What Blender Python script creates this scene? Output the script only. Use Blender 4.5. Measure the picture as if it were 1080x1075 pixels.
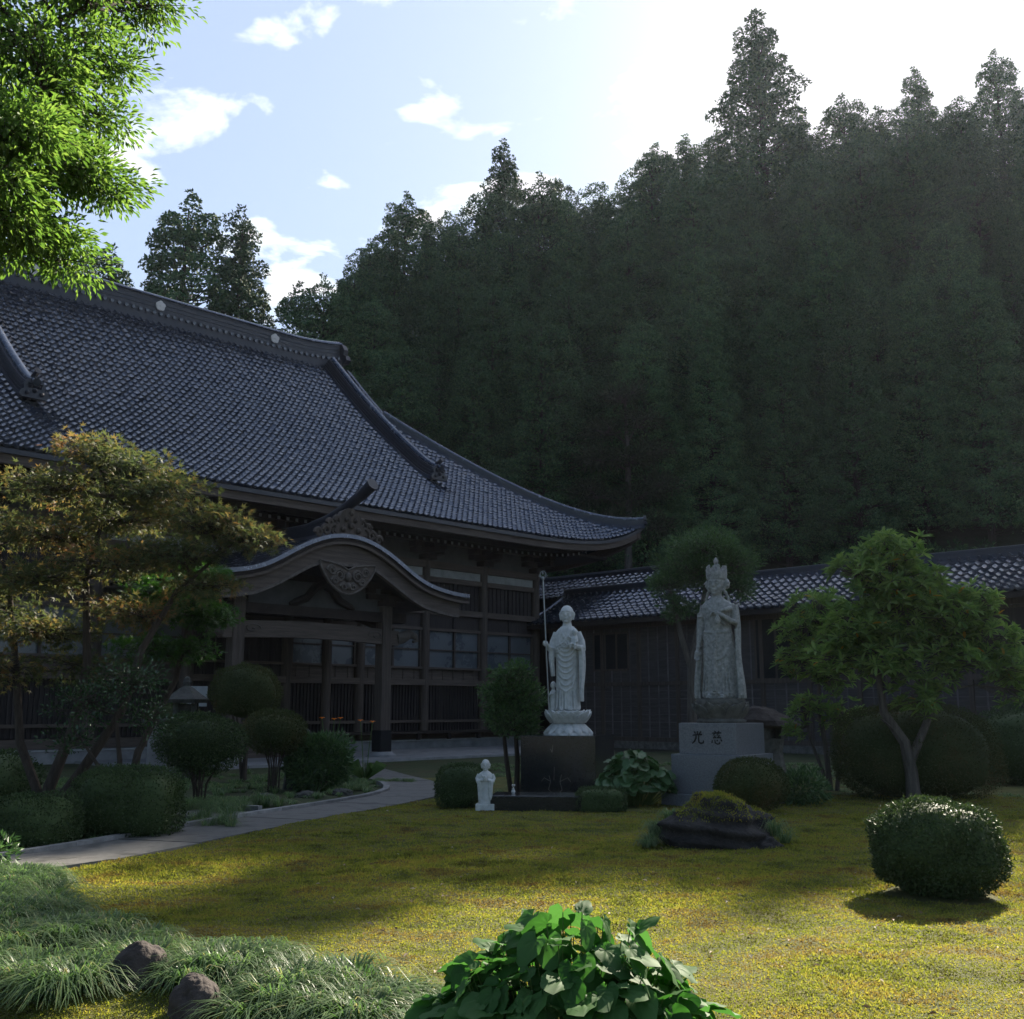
import bpy, bmesh, math, random
import numpy as np
from mathutils import Vector, Matrix, Euler
for o in list(bpy.data.objects): bpy.data.objects.remove(o)
sc = bpy.context.scene
R = math.radians
# ------------------------------------------------------------------ camera, sky, sun, exposure
GLARE_HAZE = .00013
SUN_AZ, SUN_EL = 31.0, 32.6
cd = bpy.data.cameras.new('camera'); cam = bpy.data.objects.new('camera', cd); sc.collection.objects.link(cam)
cam.location = (0, 0, 1.6); cam.rotation_euler = (R(90+10.4), 0, 0)
cd.sensor_fit = 'HORIZONTAL'; cd.sensor_width = 36.0; cd.lens = 36.0*1132/1080
cd.clip_start = 0.05; cd.clip_end = 2000
sc.camera = cam
w = bpy.data.worlds.new('World'); sc.world = w; w.use_nodes = True
nt = w.node_tree; N = nt.nodes; L = nt.links; N.clear()
out = N.new('ShaderNodeOutputWorld'); bg = N.new('ShaderNodeBackground'); L.new(bg.outputs[0], out.inputs[0])
sky = N.new('ShaderNodeTexSky'); sky.sky_type = 'NISHITA'; sky.sun_disc = False
sky.sun_elevation = R(SUN_EL); sky.sun_rotation = R(SUN_AZ); sky.air_density = 1.0; sky.dust_density = 1.5; sky.ozone_density = 2.0
tc = N.new('ShaderNodeTexCoord'); sep = N.new('ShaderNodeSeparateXYZ'); L.new(tc.outputs['Generated'], sep.inputs[0])
def wmath(op, a, b=None):
    n = N.new('ShaderNodeMath'); n.operation = op
    for i, v in enumerate((a, b)):
        if v is None: continue
        if isinstance(v, (int, float)): n.inputs[i].default_value = v
        else: L.new(v, n.inputs[i])
    return n.outputs[0]
zz = wmath('MAXIMUM', wmath('ADD', sep.outputs[2], 0.12), 0.05)
cmb = N.new('ShaderNodeCombineXYZ'); L.new(wmath('DIVIDE', sep.outputs[0], zz), cmb.inputs[0]); L.new(wmath('DIVIDE', sep.outputs[1], zz), cmb.inputs[1]); cmb.inputs[2].default_value = 7.7
nz = N.new('ShaderNodeTexNoise'); nz.inputs['Scale'].default_value = 6.0; nz.inputs['Detail'].default_value = 7; nz.inputs['Roughness'].default_value = .56; nz.inputs['Distortion'].default_value = .25
L.new(cmb.outputs[0], nz.inputs['Vector'])
rmp = N.new('ShaderNodeValToRGB'); rmp.color_ramp.elements[0].position = .535; rmp.color_ramp.elements[1].position = .64
L.new(nz.outputs[0], rmp.inputs[0])
mx = N.new('ShaderNodeMixRGB'); L.new(rmp.outputs[0], mx.inputs[0]); L.new(sky.outputs[0], mx.inputs[1]); mx.inputs[2].default_value = (11.5, 11.5, 11.5, 1)
hv = N.new('ShaderNodeMixRGB'); hv.blend_type = 'MIX'; hv.inputs[0].default_value = .5; L.new(mx.outputs[0], hv.inputs[1]); hv.inputs[2].default_value = (5.3, 6.5, 8.8, 1)
# haze and cloud are bright towards the sun and thin out behind the camera
sdir = N.new('ShaderNodeCombineXYZ'); 
for i_, v_ in enumerate((math.sin(R(SUN_AZ))*math.cos(R(SUN_EL)), math.cos(R(SUN_AZ))*math.cos(R(SUN_EL)), math.sin(R(SUN_EL)))): sdir.inputs[i_].default_value = v_
dt = N.new('ShaderNodeVectorMath'); dt.operation = 'DOT_PRODUCT'; L.new(tc.outputs['Generated'], dt.inputs[0]); L.new(sdir.outputs[0], dt.inputs[1])
mr_ = N.new('ShaderNodeMapRange'); mr_.interpolation_type = 'SMOOTHSTEP'; mr_.inputs[1].default_value = .1; mr_.inputs[2].default_value = .62; L.new(dt.outputs['Value'], mr_.inputs[0])
fin = N.new('ShaderNodeMixRGB'); L.new(mr_.outputs[0], fin.inputs[0]); L.new(sky.outputs[0], fin.inputs[1]); L.new(hv.outputs[0], fin.inputs[2])
cl_ = N.new('ShaderNodeMixRGB'); cl_.blend_type = 'DARKEN'; cl_.inputs[0].default_value = 1; L.new(fin.outputs[0], cl_.inputs[1]); cl_.inputs[2].default_value = (7.6, 7.6, 7.8, 1)
L.new(cl_.outputs[0], bg.inputs[0]); bg.inputs[1].default_value = 0.05
sd = bpy.data.lights.new('sun', 'SUN'); sd.energy = 5.0; sd.angle = R(.5); sd.color = (1, .90, .74)
so = bpy.data.objects.new('sun', sd); sc.collection.objects.link(so)
SV = Vector((math.sin(R(SUN_AZ))*math.cos(R(SUN_EL)), math.cos(R(SUN_AZ))*math.cos(R(SUN_EL)), math.sin(R(SUN_EL))))
so.rotation_euler = SV.to_track_quat('Z', 'Y').to_euler()
sc.view_settings.view_transform = 'Standard'; sc.view_settings.look = 'None'; sc.view_settings.exposure = 1.6; sc.view_settings.gamma = 1
sc.render.resolution_x = 1024; sc.render.resolution_y = 1019
sc.render.engine = 'CYCLES'
try:
    sc.cycles.max_bounces = 6; sc.cycles.transparent_max_bounces = 6; sc.cycles.diffuse_bounces = 3; sc.cycles.glossy_bounces = 3; sc.cycles.transmission_bounces = 3
except Exception: pass

# ------------------------------------------------------------------ helpers
rng = np.random.default_rng(11); random.seed(11)
C = sc.collection
def link(o, parent=None):
    C.objects.link(o)
    if parent is not None: o.parent = parent
    return o
def tag(o, label=None, cat=None, group=None, kind=None):
    if label: o['label'] = label
    if cat: o['category'] = cat
    if group: o['group'] = group
    if kind: o['kind'] = kind
    return o
def empty(name, loc=(0, 0, 0), rz=0, **k):
    o = bpy.data.objects.new(name, None); link(o); o.location = loc; o.rotation_euler = (0, 0, rz); o.empty_display_size = .2
    return tag(o, **k)
def copy_tree(o, parent=None):
    c = o.copy(); link(c, parent)
    for ch in list(o.children): copy_tree(ch, c)
    return c
class MB:
    def __init__(s): s.v = []; s.f = []
    def add(s, vs, fs):
        b = len(s.v); s.v.extend([tuple(map(float, v)) for v in vs]); s.f.extend([tuple(b+i for i in f) for f in fs]); return s
    def box(s, x0, x1, y0, y1, z0, z1, M=None, bev=0):
        if bev:
            b = bev; 
            bm = bmesh.new(); bmesh.ops.create_cube(bm, size=1)
            for v in bm.verts: v.co = Vector((x0+(v.co.x+.5)*(x1-x0), y0+(v.co.y+.5)*(y1-y0), z0+(v.co.z+.5)*(z1-z0)))
            bmesh.ops.bevel(bm, geom=bm.edges[:], offset=b, segments=2, affect='EDGES', profile=.6)
            bm.verts.index_update(); vs = [v.co.copy() for v in bm.verts]; fs = [[v.index for v in f.verts] for f in bm.faces]; bm.free()
            if M: vs = [M @ v for v in vs]
            return s.add(vs, fs)
        vs = [Vector((x, y, z)) for x in (x0, x1) for y in (y0, y1) for z in (z0, z1)]
        if M: vs = [M @ v for v in vs]
        return s.add(vs, [(0, 1, 3, 2), (4, 6, 7, 5), (0, 4, 5, 1), (2, 3, 7, 6), (0, 2, 6, 4), (1, 5, 7, 3)])
    def tube(s, pts, rad, n=8, cap=True, sx=1, sy=1):
        pts = [Vector(p) for p in pts]
        if isinstance(rad, (int, float)): rad = [rad]*len(pts)
        rings = []; prev = None
        for i, p in enumerate(pts):
            d = (pts[min(i+1, len(pts)-1)]-pts[max(i-1, 0)])
            d = d.normalized() if d.length > 1e-9 else Vector((0, 0, 1))
            if prev is None:
                a = Vector((1, 0, 0)) if abs(d.x) < .8 else Vector((0, 1, 0))
            else: a = prev
            a = (a-d*a.dot(d)).normalized(); b = d.cross(a); prev = a
            rings.append([p+(a*math.cos(2*math.pi*k/n)*sx+b*math.sin(2*math.pi*k/n)*sy)*rad[i] for k in range(n)])
        fs = []
        for i in range(len(pts)-1):
            for k in range(n): fs.append((i*n+k, i*n+(k+1) % n, (i+1)*n+(k+1) % n, (i+1)*n+k))
        if cap: fs.append(tuple(range(n-1, -1, -1))); fs.append(tuple((len(pts)-1)*n+k for k in range(n)))
        return s.add([v for r in rings for v in r], fs)
    def loft(s, rings, cap=True):
        n = len(rings[0]); fs = []
        for i in range(len(rings)-1):
            for k in range(n): fs.append((i*n+k, i*n+(k+1) % n, (i+1)*n+(k+1) % n, (i+1)*n+k))
        if cap: fs.append(tuple(range(n-1, -1, -1))); fs.append(tuple((len(rings)-1)*n+k for k in range(n)))
        return s.add([v for r in rings for v in r], fs)
    def lathe(s, prof, n=32, c=(0, 0, 0), fn=None):
        rings = []
        for (r, z) in prof:
            ring = []
            for k in range(n):
                a = 2*math.pi*k/n; rr = r if fn is None else fn(r, z, a)
                ring.append((c[0]+rr*math.cos(a), c[1]+rr*math.sin(a), c[2]+z))
            rings.append(ring)
        return s.loft(rings)
    def ell(s, c, r, n=14, m=9, rot=None):
        rings = []
        Mx = Euler(rot).to_matrix() if rot else Matrix.Identity(3)
        for i in range(m+1):
            ph = -math.pi/2+math.pi*(i+.02)/(m+.04)
            rings.append([Vector(c)+Mx @ Vector((r[0]*math.cos(ph)*math.cos(2*math.pi*k/n), r[1]*math.cos(ph)*math.sin(2*math.pi*k/n), r[2]*math.sin(ph))) for k in range(n)])
        return s.loft(rings)
    def sweep(s, path, sec, cap=True):      # sec: list of (side, up) ; path: list of (point, side vector, up vector)
        rings = [[Vector(p)+Vector(a)*q[0]+Vector(b)*q[1] for q in (sec(i) if callable(sec) else sec)] for i, (p, a, b) in enumerate(path)]
        return s.loft(rings, cap)
    def poly(s, pts, n, th):                # extruded outline
        nn = Vector(n).normalized()*th; k = len(pts); a = [Vector(p) for p in pts]; b = [p+nn for p in a]
        return s.add(a+b, [tuple(range(k-1, -1, -1)), tuple(range(k, 2*k))]+[(i, (i+1) % k, k+(i+1) % k, k+i) for i in range(k)])
    def build(s, name, mat, parent=None, smooth=False, label=None, kind=None):
        me = bpy.data.meshes.new(name); me.from_pydata(s.v, [], s.f); me.materials.append(mat)
        bm = bmesh.new(); bm.from_mesh(me); bmesh.ops.recalc_face_normals(bm, faces=bm.faces); bm.to_mesh(me); bm.free()
        if smooth:
            me.polygons.foreach_set('use_smooth', [True]*len(me.polygons))
            try: me.set_sharp_from_angle(angle=R(40))
            except Exception: pass
        o = bpy.data.objects.new(name, me); link(o, parent); return tag(o, label=label, kind=kind)
def np_mesh(name, V, F, mat, parent=None, smooth=False):     # V (n,3), F (m,k)
    me = bpy.data.meshes.new(name); V = np.ascontiguousarray(V, dtype=np.float32); F = np.ascontiguousarray(F, dtype=np.int32)
    k = F.shape[1]
    me.vertices.add(len(V)); me.vertices.foreach_set('co', V.ravel())
    me.loops.add(F.size); me.loops.foreach_set('vertex_index', F.ravel())
    me.polygons.add(len(F)); me.polygons.foreach_set('loop_start', np.arange(0, F.size, k, dtype=np.int32)); 
    try: me.polygons.foreach_set('loop_total', np.full(len(F), k, dtype=np.int32))
    except Exception: pass
    if smooth: me.polygons.foreach_set('use_smooth', np.ones(len(F), dtype=bool))
    me.update(calc_edges=True); me.materials.append(mat)
    o = bpy.data.objects.new(name, me); link(o, parent); return o
def sculpt(mb, name, mat, parent, vox=.012, sm=2, label=None):
    """join overlapping forms into one continuous surface (voxel remesh) and smooth it"""
    o = mb.build('tmp', mat)
    m = o.modifiers.new('r', 'REMESH'); m.mode = 'VOXEL'; m.voxel_size = vox; m.use_smooth_shade = True
    if sm:
        m2 = o.modifiers.new('s', 'SMOOTH'); m2.iterations = sm; m2.factor = .5
    dg = bpy.context.evaluated_depsgraph_get(); me = bpy.data.meshes.new_from_object(o.evaluated_get(dg)); me.name = name
    bpy.data.objects.remove(o)
    me.materials.clear(); me.materials.append(mat)
    me.polygons.foreach_set('use_smooth', [True]*len(me.polygons))
    n = bpy.data.objects.new(name, me); link(n, parent); return tag(n, label=label)

# ---- materials
def mnew(name):
    m = bpy.data.materials.new(name); m.use_nodes = True; m.node_tree.nodes.clear(); return m, m.node_tree.nodes, m.node_tree.links
def ramp(N, stops):
    r = N.new('ShaderNodeValToRGB'); e = r.color_ramp.elements
    while len(e) < len(stops): e.new(.5)
    for i, (p, c) in enumerate(stops): e[i].position = p; e[i].color = (*c, 1)
    return r
def surf(name, stops, scale=4, rough=.8, bump=.3, bscale=30, detail=8, spec=.3, metal=0, coat=0, island=0, stretch=(1, 1, 1), rough2=None, dist=.02, noise_dist=0.):
    m, N, L = mnew(name); o = N.new('ShaderNodeOutputMaterial'); b = N.new('ShaderNodeBsdfPrincipled'); L.new(b.outputs[0], o.inputs[0])
    t = N.new('ShaderNodeTexCoord'); mp = N.new('ShaderNodeMapping'); mp.inputs['Scale'].default_value = stretch; L.new(t.outputs['Object'], mp.inputs[0])
    n = N.new('ShaderNodeTexNoise'); n.inputs['Scale'].default_value = scale; n.inputs['Detail'].default_value = detail; n.inputs['Roughness'].default_value = .62; n.inputs['Distortion'].default_value = noise_dist; L.new(mp.outputs[0], n.inputs[0])
    r = ramp(N, stops); L.new(n.outputs[0], r.inputs[0]); col = r.outputs[0]
    if island:
        g = N.new('ShaderNodeNewGeometry'); h = N.new('ShaderNodeHueSaturation'); mr = N.new('ShaderNodeMapRange'); mr.inputs[3].default_value = 1-island; mr.inputs[4].default_value = 1+island
        L.new(g.outputs['Random Per Island'], mr.inputs[0]); L.new(mr.outputs[0], h.inputs['Value']); L.new(col, h.inputs['Color']); col = h.outputs[0]
    L.new(col, b.inputs['Base Color'])
    b.inputs['Roughness'].default_value = rough; b.inputs['Specular IOR Level'].default_value = spec; b.inputs['Metallic'].default_value = metal; b.inputs['Coat Weight'].default_value = coat
    n2 = N.new('ShaderNodeTexNoise'); n2.inputs['Scale'].default_value = bscale; n2.inputs['Detail'].default_value = 6; L.new(mp.outputs[0], n2.inputs[0])
    if rough2 is not None:
        mr = N.new('ShaderNodeMapRange'); mr.inputs[1].default_value = .35; mr.inputs[2].default_value = .65; mr.inputs[3].default_value = rough; mr.inputs[4].default_value = rough2; L.new(n.outputs[0], mr.inputs[0]); L.new(mr.outputs[0], b.inputs['Roughness'])
    if bump:
        bp = N.new('ShaderNodeBump'); bp.inputs['Strength'].default_value = bump; bp.inputs['Distance'].default_value = dist; L.new(n2.outputs[0], bp.inputs['Height']); L.new(bp.outputs[0], b.inputs['Normal'])
    return m
def leafm(name, stops, trans=.35, rough=.5, spec=.4, tcol=1.6, objrand=0, zone=None, isl=.5):
    """leaf: colour varies from leaf to leaf; part of the light passes through"""
    m, N, L = mnew(name); o = N.new('ShaderNodeOutputMaterial'); b = N.new('ShaderNodeBsdfPrincipled')
    g = N.new('ShaderNodeNewGeometry'); r = ramp(N, stops); 
    val = g.outputs['Random Per Island']
    if zone:
        t = N.new('ShaderNodeTexCoord'); n = N.new('ShaderNodeTexNoise'); n.inputs['Scale'].default_value = zone; n.inputs['Detail'].default_value = 9; n.inputs['Roughness'].default_value = .62; L.new(t.outputs['Object'], n.inputs[0])
        mm = N.new('ShaderNodeMath'); mm.operation = 'MULTIPLY_ADD'; L.new(n.outputs[0], mm.inputs[0]); mm.inputs[1].default_value = 2.0; mm.inputs[2].default_value = -.5-isl/2
        m2 = N.new('ShaderNodeMath'); m2.operation = 'MULTIPLY_ADD'; L.new(val, m2.inputs[0]); m2.inputs[1].default_value = isl; L.new(mm.outputs[0], m2.inputs[2]); m2.use_clamp = True; val = m2.outputs[0]
    L.new(val, r.inputs[0]); col = r.outputs[0]
    if objrand:
        oi = N.new('ShaderNodeObjectInfo'); h = N.new('ShaderNodeHueSaturation'); mr = N.new('ShaderNodeMapRange'); mr.inputs[3].default_value = 1-objrand; mr.inputs[4].default_value = 1+objrand
        L.new(oi.outputs['Random'], mr.inputs[0]); L.new(mr.outputs[0], h.inputs['Value']); L.new(col, h.inputs['Color']); col = h.outputs[0]
    L.new(col, b.inputs['Base Color']); b.inputs['Roughness'].default_value = rough; b.inputs['Specular IOR Level'].default_value = spec
    if trans:
        tr = N.new('ShaderNodeBsdfTranslucent'); h = N.new('ShaderNodeHueSaturation'); h.inputs['Value'].default_value = tcol; h.inputs['Saturation'].default_value = 1.15; L.new(col, h.inputs['Color']); L.new(h.outputs[0], tr.inputs[0])
        mxs = N.new('ShaderNodeMixShader'); mxs.inputs[0].default_value = trans; L.new(b.outputs[0], mxs.inputs[1]); L.new(tr.outputs[0], mxs.inputs[2]); L.new(mxs.outputs[0], o.inputs[0])
    else: L.new(b.outputs[0], o.inputs[0])
    return m
M = {}
def glare_haze_mat(density):
    m, N, L = mnew('glare_haze'); o = N.new('ShaderNodeOutputMaterial'); v = N.new('ShaderNodeVolumePrincipled'); v.inputs['Color'].default_value = (.72, .82, 1, 1); v.inputs['Density'].default_value = density; v.inputs['Anisotropy'].default_value = .55
    L.new(v.outputs[0], o.inputs['Volume']); return m
M['tile'] = surf('glazed_roof_tile', [(.3, (.045, .050, .070)), (.5, (.085, .095, .125)), (.7, (.13, .14, .17))], 3.6, .14, .08, 9, spec=.9, rough2=.3, metal=.62, island=0)
M['tile_dark'] = surf('dark_ridge_tile', [(.3, (.010, .012, .02)), (.7, (.02, .022, .034))], 3, .4, .2, 20, spec=.5)
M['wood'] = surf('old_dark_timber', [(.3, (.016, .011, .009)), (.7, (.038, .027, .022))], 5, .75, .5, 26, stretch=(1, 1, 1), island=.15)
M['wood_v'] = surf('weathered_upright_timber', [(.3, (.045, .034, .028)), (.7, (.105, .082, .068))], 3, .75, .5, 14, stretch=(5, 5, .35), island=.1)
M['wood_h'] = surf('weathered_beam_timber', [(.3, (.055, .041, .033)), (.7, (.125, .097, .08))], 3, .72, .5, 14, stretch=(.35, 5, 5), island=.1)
M['wood_carved'] = surf('pale_carved_timber', [(.3, (.06, .049, .042)), (.7, (.14, .118, .102))], 6, .7, .4, 30)
M['board'] = surf('dark_board', [(.3, (.025, .02, .02)), (.7, (.055, .045, .043))], 4, .8, .4, 20, stretch=(4, 4, .4), island=.25)
M['wing_board'] = surf('grey_weathered_board', [(.3, (.04, .034, .034)), (.7, (.085, .075, .072))], 3, .7, .4, 18, stretch=(1, .5, 4), island=.2)
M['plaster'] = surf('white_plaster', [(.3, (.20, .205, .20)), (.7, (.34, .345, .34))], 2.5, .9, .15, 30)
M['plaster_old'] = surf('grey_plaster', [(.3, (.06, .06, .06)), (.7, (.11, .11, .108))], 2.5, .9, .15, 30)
M['glass'] = surf('dusty_glass', [(.3, (.075, .088, .10)), (.7, (.115, .13, .145))], 1.2, .22, .05, 4, spec=.8, rough2=.4)
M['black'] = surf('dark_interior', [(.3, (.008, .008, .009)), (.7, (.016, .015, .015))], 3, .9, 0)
M['concrete'] = surf('pale_concrete', [(.3, (.15, .15, .155)), (.7, (.27, .27, .27))], 2, .85, .3, 40)
M['paving'] = surf('grey_path_slab', [(.3, (.080, .078, .075)), (.5, (.135, .13, .122)), (.62, (.09, .088, .082)), (.75, (.055, .053, .047))], 3.2, .72, .35, 60, island=.18, rough2=.5)
M['kerb'] = surf('kerb_stone', [(.3, (.12, .12, .12)), (.7, (.26, .255, .25))], 5, .85, .4, 40, island=.2)
M['white_stone'] = surf('pale_carved_granite', [(.3, (.36, .37, .36)), (.5, (.48, .49, .48)), (.72, (.58, .58, .57))], 14, .6, .22, 70, spec=.4, dist=.008)
M['grey_stone'] = surf('grey_carved_granite', [(.3, (.15, .155, .15)), (.5, (.26, .262, .25)), (.72, (.38, .38, .365))], 16, .8, .35, 60, dist=.01)
M['dark_stone'] = surf('stained_granite', [(.3, (.05, .048, .04)), (.7, (.16, .155, .14))], 7, .85, .4, 50)
M['black_granite'] = surf('polished_black_granite', [(.3, (.010, .011, .013)), (.7, (.022, .024, .027))], 60, .14, .02, 90, spec=.6)
M['grey_granite'] = surf('polished_grey_granite', [(.35, (.085, .09, .10)), (.6, (.15, .155, .17))], 45, .28, .04, 90, spec=.6, rough2=.38)
M['old_stone'] = surf('mossy_old_stone', [(.3, (.03, .032, .026)), (.55, (.07, .068, .062)), (.72, (.04, .052, .026))], 6, .9, .6, 35)
M['ink'] = surf('black_carved_paint', [(.3, (.006, .006, .006)), (.7, (.012, .012, .012))], 10, .5, 0)
M['metal'] = surf('grey_metal', [(.3, (.20, .21, .22)), (.7, (.32, .33, .34))], 10, .4, .05, 50, metal=.7)
M['white_mark'] = surf('white_lacquer', [(.3, (.55, .52, .50)), (.7, (.72, .68, .66))], 10, .6, 0)
M['rock'] = surf('dark_rock', [(.3, (.012, .011, .011)), (.55, (.032, .028, .027)), (.75, (.055, .047, .042))], 5, .85, .9, 22, dist=.04)
M['batten'] = surf('pale_wall_batten', [(.3, (.075, .068, .07)), (.7, (.15, .138, .138))], 3, .8, .3, 20, island=.25)
M['brown_rock'] = surf('brown_rock', [(.3, (.03, .024, .022)), (.6, (.07, .056, .05)), (.75, (.12, .105, .095))], 6, .9, .8, 22, dist=.03)
M['bark'] = surf('brown_bark', [(.3, (.025, .018, .014)), (.7, (.075, .058, .046))], 7, .9, .8, 30, stretch=(3, 3, .5), dist=.02)
M['bark_grey'] = surf('grey_bark', [(.3, (.05, .042, .035)), (.7, (.13, .112, .095))], 7, .9, .8, 30, stretch=(3, 3, .5), dist=.02)
M['cedar_bark'] = surf('cedar_bark', [(.3, (.02, .014, .012)), (.7, (.05, .036, .03))], 2, .95, .8, 8, stretch=(3, 3, .3), dist=.05)
M['cedar'] = leafm('cedar_needles', [(0, (.030, .068, .032)), (.5, (.055, .110, .046)), (1, (.11, .175, .064))], .0, .75, .15, 1.3, objrand=.25)
M['pale_tree'] = leafm('grey_green_leaves', [(0, (.035, .048, .028)), (1, (.085, .10, .055))], .2, .7, .2)
M['zelkova'] = leafm('bright_green_leaves', [(0, (.050, .095, .024)), (.5, (.092, .160, .038)), (1, (.15, .22, .058))], .5, .55, .2, 1.9)
M['maple'] = leafm('bronze_maple_leaves', [(0, (.034, .050, .024)), (.45, (.070, .086, .034)), (.66, (.12, .108, .042)), (.85, (.19, .125, .055)), (1, (.23, .10, .05))], .38, .6, .25, 1.9, zone=.9)
M['gmaple'] = leafm('green_maple_leaves', [(0, (.02, .055, .014)), (1, (.055, .12, .025))], .35, .5, .4, 1.8)
M['camellia'] = leafm('glossy_dark_leaves', [(0, (.02, .048, .018)), (1, (.05, .10, .034))], .15, .22, .7)
M['azalea'] = leafm('small_azalea_leaves', [(0, (.032, .048, .017)), (.5, (.054, .070, .024)), (.85, (.09, .085, .032)), (1, (.13, .085, .042))], .15, .7, .15, zone=1.2)
M['box'] = leafm('clipped_dark_leaves', [(0, (.025, .046, .018)), (1, (.07, .105, .036))], .12, .6, .2)
M['rhodo'] = leafm('long_light_green_leaves', [(0, (.075, .130, .040)), (.5, (.13, .205, .058)), (.985, (.19, .27, .08)), (1, (.35, .16, .02))], .36, .5, .25, 2.0)
M['shrub'] = leafm('mid_green_leaves', [(0, (.035, .075, .028)), (1, (.085, .15, .050))], .3, .45, .4)
M['hosta'] = leafm('round_green_leaves', [(0, (.03, .08, .022)), (1, (.06, .13, .04))], .2, .4, .5)
M['butterbur'] = leafm('large_soft_leaves', [(0, (.035, .10, .022)), (1, (.065, .15, .042))], .38, .62, .2, 1.8)
M['stem'] = surf('green_stem', [(.3, (.05, .10, .02)), (.7, (.09, .15, .035))], 10, .6, .1)
M['mondo'] = leafm('mondo_grass_blades', [(0, (.034, .068, .024)), (.6, (.070, .125, .042)), (.93, (.12, .18, .07)), (1, (.22, .20, .09))], .38, .45, .4, 2.2)
M['flower'] = leafm('orange_petals', [(0, (.75, .16, .02)), (1, (.85, .28, .04))], .4, .6, .3, 1.2)
M['moss_t'] = leafm('moss_tufts', [(0, (.022, .020, .010)), (.2, (.070, .070, .020)), (.40, (.145, .165, .036)), (.58, (.225, .21, .052)), (.74, (.155, .115, .042)), (1, (.06, .038, .020))], .45, .9, .05, 2.0, zone=1.7, isl=.28)
M['soil'] = surf('garden_soil', [(.3, (.02, .018, .012)), (.55, (.045, .04, .024)), (.75, (.05, .06, .02))], 1.3, .95, .6, 20, dist=.04)
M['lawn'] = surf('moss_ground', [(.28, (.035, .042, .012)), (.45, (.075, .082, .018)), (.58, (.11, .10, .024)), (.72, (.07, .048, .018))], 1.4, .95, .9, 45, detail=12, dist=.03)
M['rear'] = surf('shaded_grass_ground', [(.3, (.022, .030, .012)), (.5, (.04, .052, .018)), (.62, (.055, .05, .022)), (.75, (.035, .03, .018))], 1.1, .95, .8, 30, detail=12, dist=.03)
M['hill'] = surf('forest_floor', [(.3, (.014, .018, .009)), (.7, (.035, .035, .018))], .3, .95, .6, 2, dist=.3)

# ---- foliage
def frames(D, roll=None):
    """orthonormal frames whose first axis is D (n,3)"""
    n = len(D); D = D/np.linalg.norm(D, axis=1, keepdims=True)
    ref = np.where(np.abs(D[:, 2:3]) < .95, np.array([[0, 0, 1.]]), np.array([[1., 0, 0]]))
    S = np.cross(D, ref); S /= np.linalg.norm(S, axis=1, keepdims=True); U = np.cross(S, D)
    if roll is not None:
        c = np.cos(roll)[:, None]; s = np.sin(roll)[:, None]; S, U = S*c+U*s, U*c-S*s
    return D, S, U
T_BLADE = (np.array([[0, 0, 0], [.5, .5, .0], [1, 0, 0], [.5, -.5, 0]]), np.array([[0, 1, 2, 3]]))
T_OVAL = (np.array([[0, 0, 0], [.3, .42, .10], [.72, .36, .08], [1, 0, -.06], [.72, -.36, .08], [.3, -.42, .10], [.3, 0, 0], [.72, 0, -.02]]), np.array([[0, 6, 1, 1], [6, 7, 2, 1], [7, 3, 2, 2], [0, 5, 6, 6], [6, 5, 4, 7], [7, 4, 3, 3]]))
T_FOLD = (np.array([[0, 0, 0], [.45, .5, .16], [1, 0, -.08], [.45, -.5, .16]]), np.array([[0, 2, 1], [0, 3, 2]]))
def star(n=5, lobes=((-95, .62), (-48, .85), (0, 1), (48, .85), (95, .62))):
    v = [[0, 0, 0]]
    for i, (a, l) in enumerate(lobes):
        a = R(a); v.append([l*math.cos(a), l*math.sin(a), -.10*l])
        if i < len(lobes)-1:
            b = R((lobes[i][0]+lobes[i+1][0])/2); v.append([.3*math.cos(b), .3*math.sin(b), .03])
    return (np.array(v), np.array([[0, i, i+1] for i in range(1, len(v)-1)]))
T_STAR = star()
def leaves(P, D, size, wid, tmpl, roll=None, up=None):
    D, S, U = frames(D, roll)
    tv, tf = tmpl; n = len(P); k = len(tv)
    size = np.broadcast_to(size, (n,)); wid = np.broadcast_to(wid, (n,))
    V = P[:, None]+D[:, None]*tv[None, :, 0:1]*size[:, None, None]+S[:, None]*tv[None, :, 1:2]*wid[:, None, None]+U[:, None]*tv[None, :, 2:3]*size[:, None, None]
    F = tf[None]+(np.arange(n)*k)[:, None, None]
    return V.reshape(-1, 3), F.reshape(-1, tf.shape[1])
def leaves_n(P, D, Nn, size, wid, tmpl):
    D = D/np.linalg.norm(D, axis=1, keepdims=True); S = np.cross(Nn, D); S /= np.linalg.norm(S, axis=1, keepdims=True)+1e-9; U = np.cross(D, S)
    tv, tf = tmpl; n = len(P); k = len(tv)
    V = P[:, None]+D[:, None]*tv[None, :, 0:1]*size[:, None, None]+S[:, None]*tv[None, :, 1:2]*wid[:, None, None]+U[:, None]*tv[None, :, 2:3]*size[:, None, None]
    return V.reshape(-1, 3), (tf[None]+(np.arange(n)*k)[:, None, None]).reshape(-1, tf.shape[1])
def rdir(n, r=None):
    r = r or rng
    v = r.normal(size=(n, 3)); return v/np.linalg.norm(v, axis=1, keepdims=True)
def join(lst):
    Vs, Fs, b = [], [], 0
    k = max(F.shape[1] for _, F in lst)
    for V, F in lst:
        if F.shape[1] < k: F = np.concatenate([F, F[:, -1:]], 1)
        Vs.append(V); Fs.append(F+b); b += len(V)
    return np.concatenate(Vs), np.concatenate(Fs)
def fol_mesh(name, V, F, mat, parent):
    # degenerate quads (3 corners) are split out to keep the mesh clean
    if F.shape[1] == 4:
        deg = (F[:, 2] == F[:, 3])
        if deg.any():
            tri = F[deg][:, :3]; q = F[~deg]; F = np.concatenate([tri, q[:, [0, 1, 2]], q[:, [0, 2, 3]]])
    return np_mesh(name, V, F, mat, parent)
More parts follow.
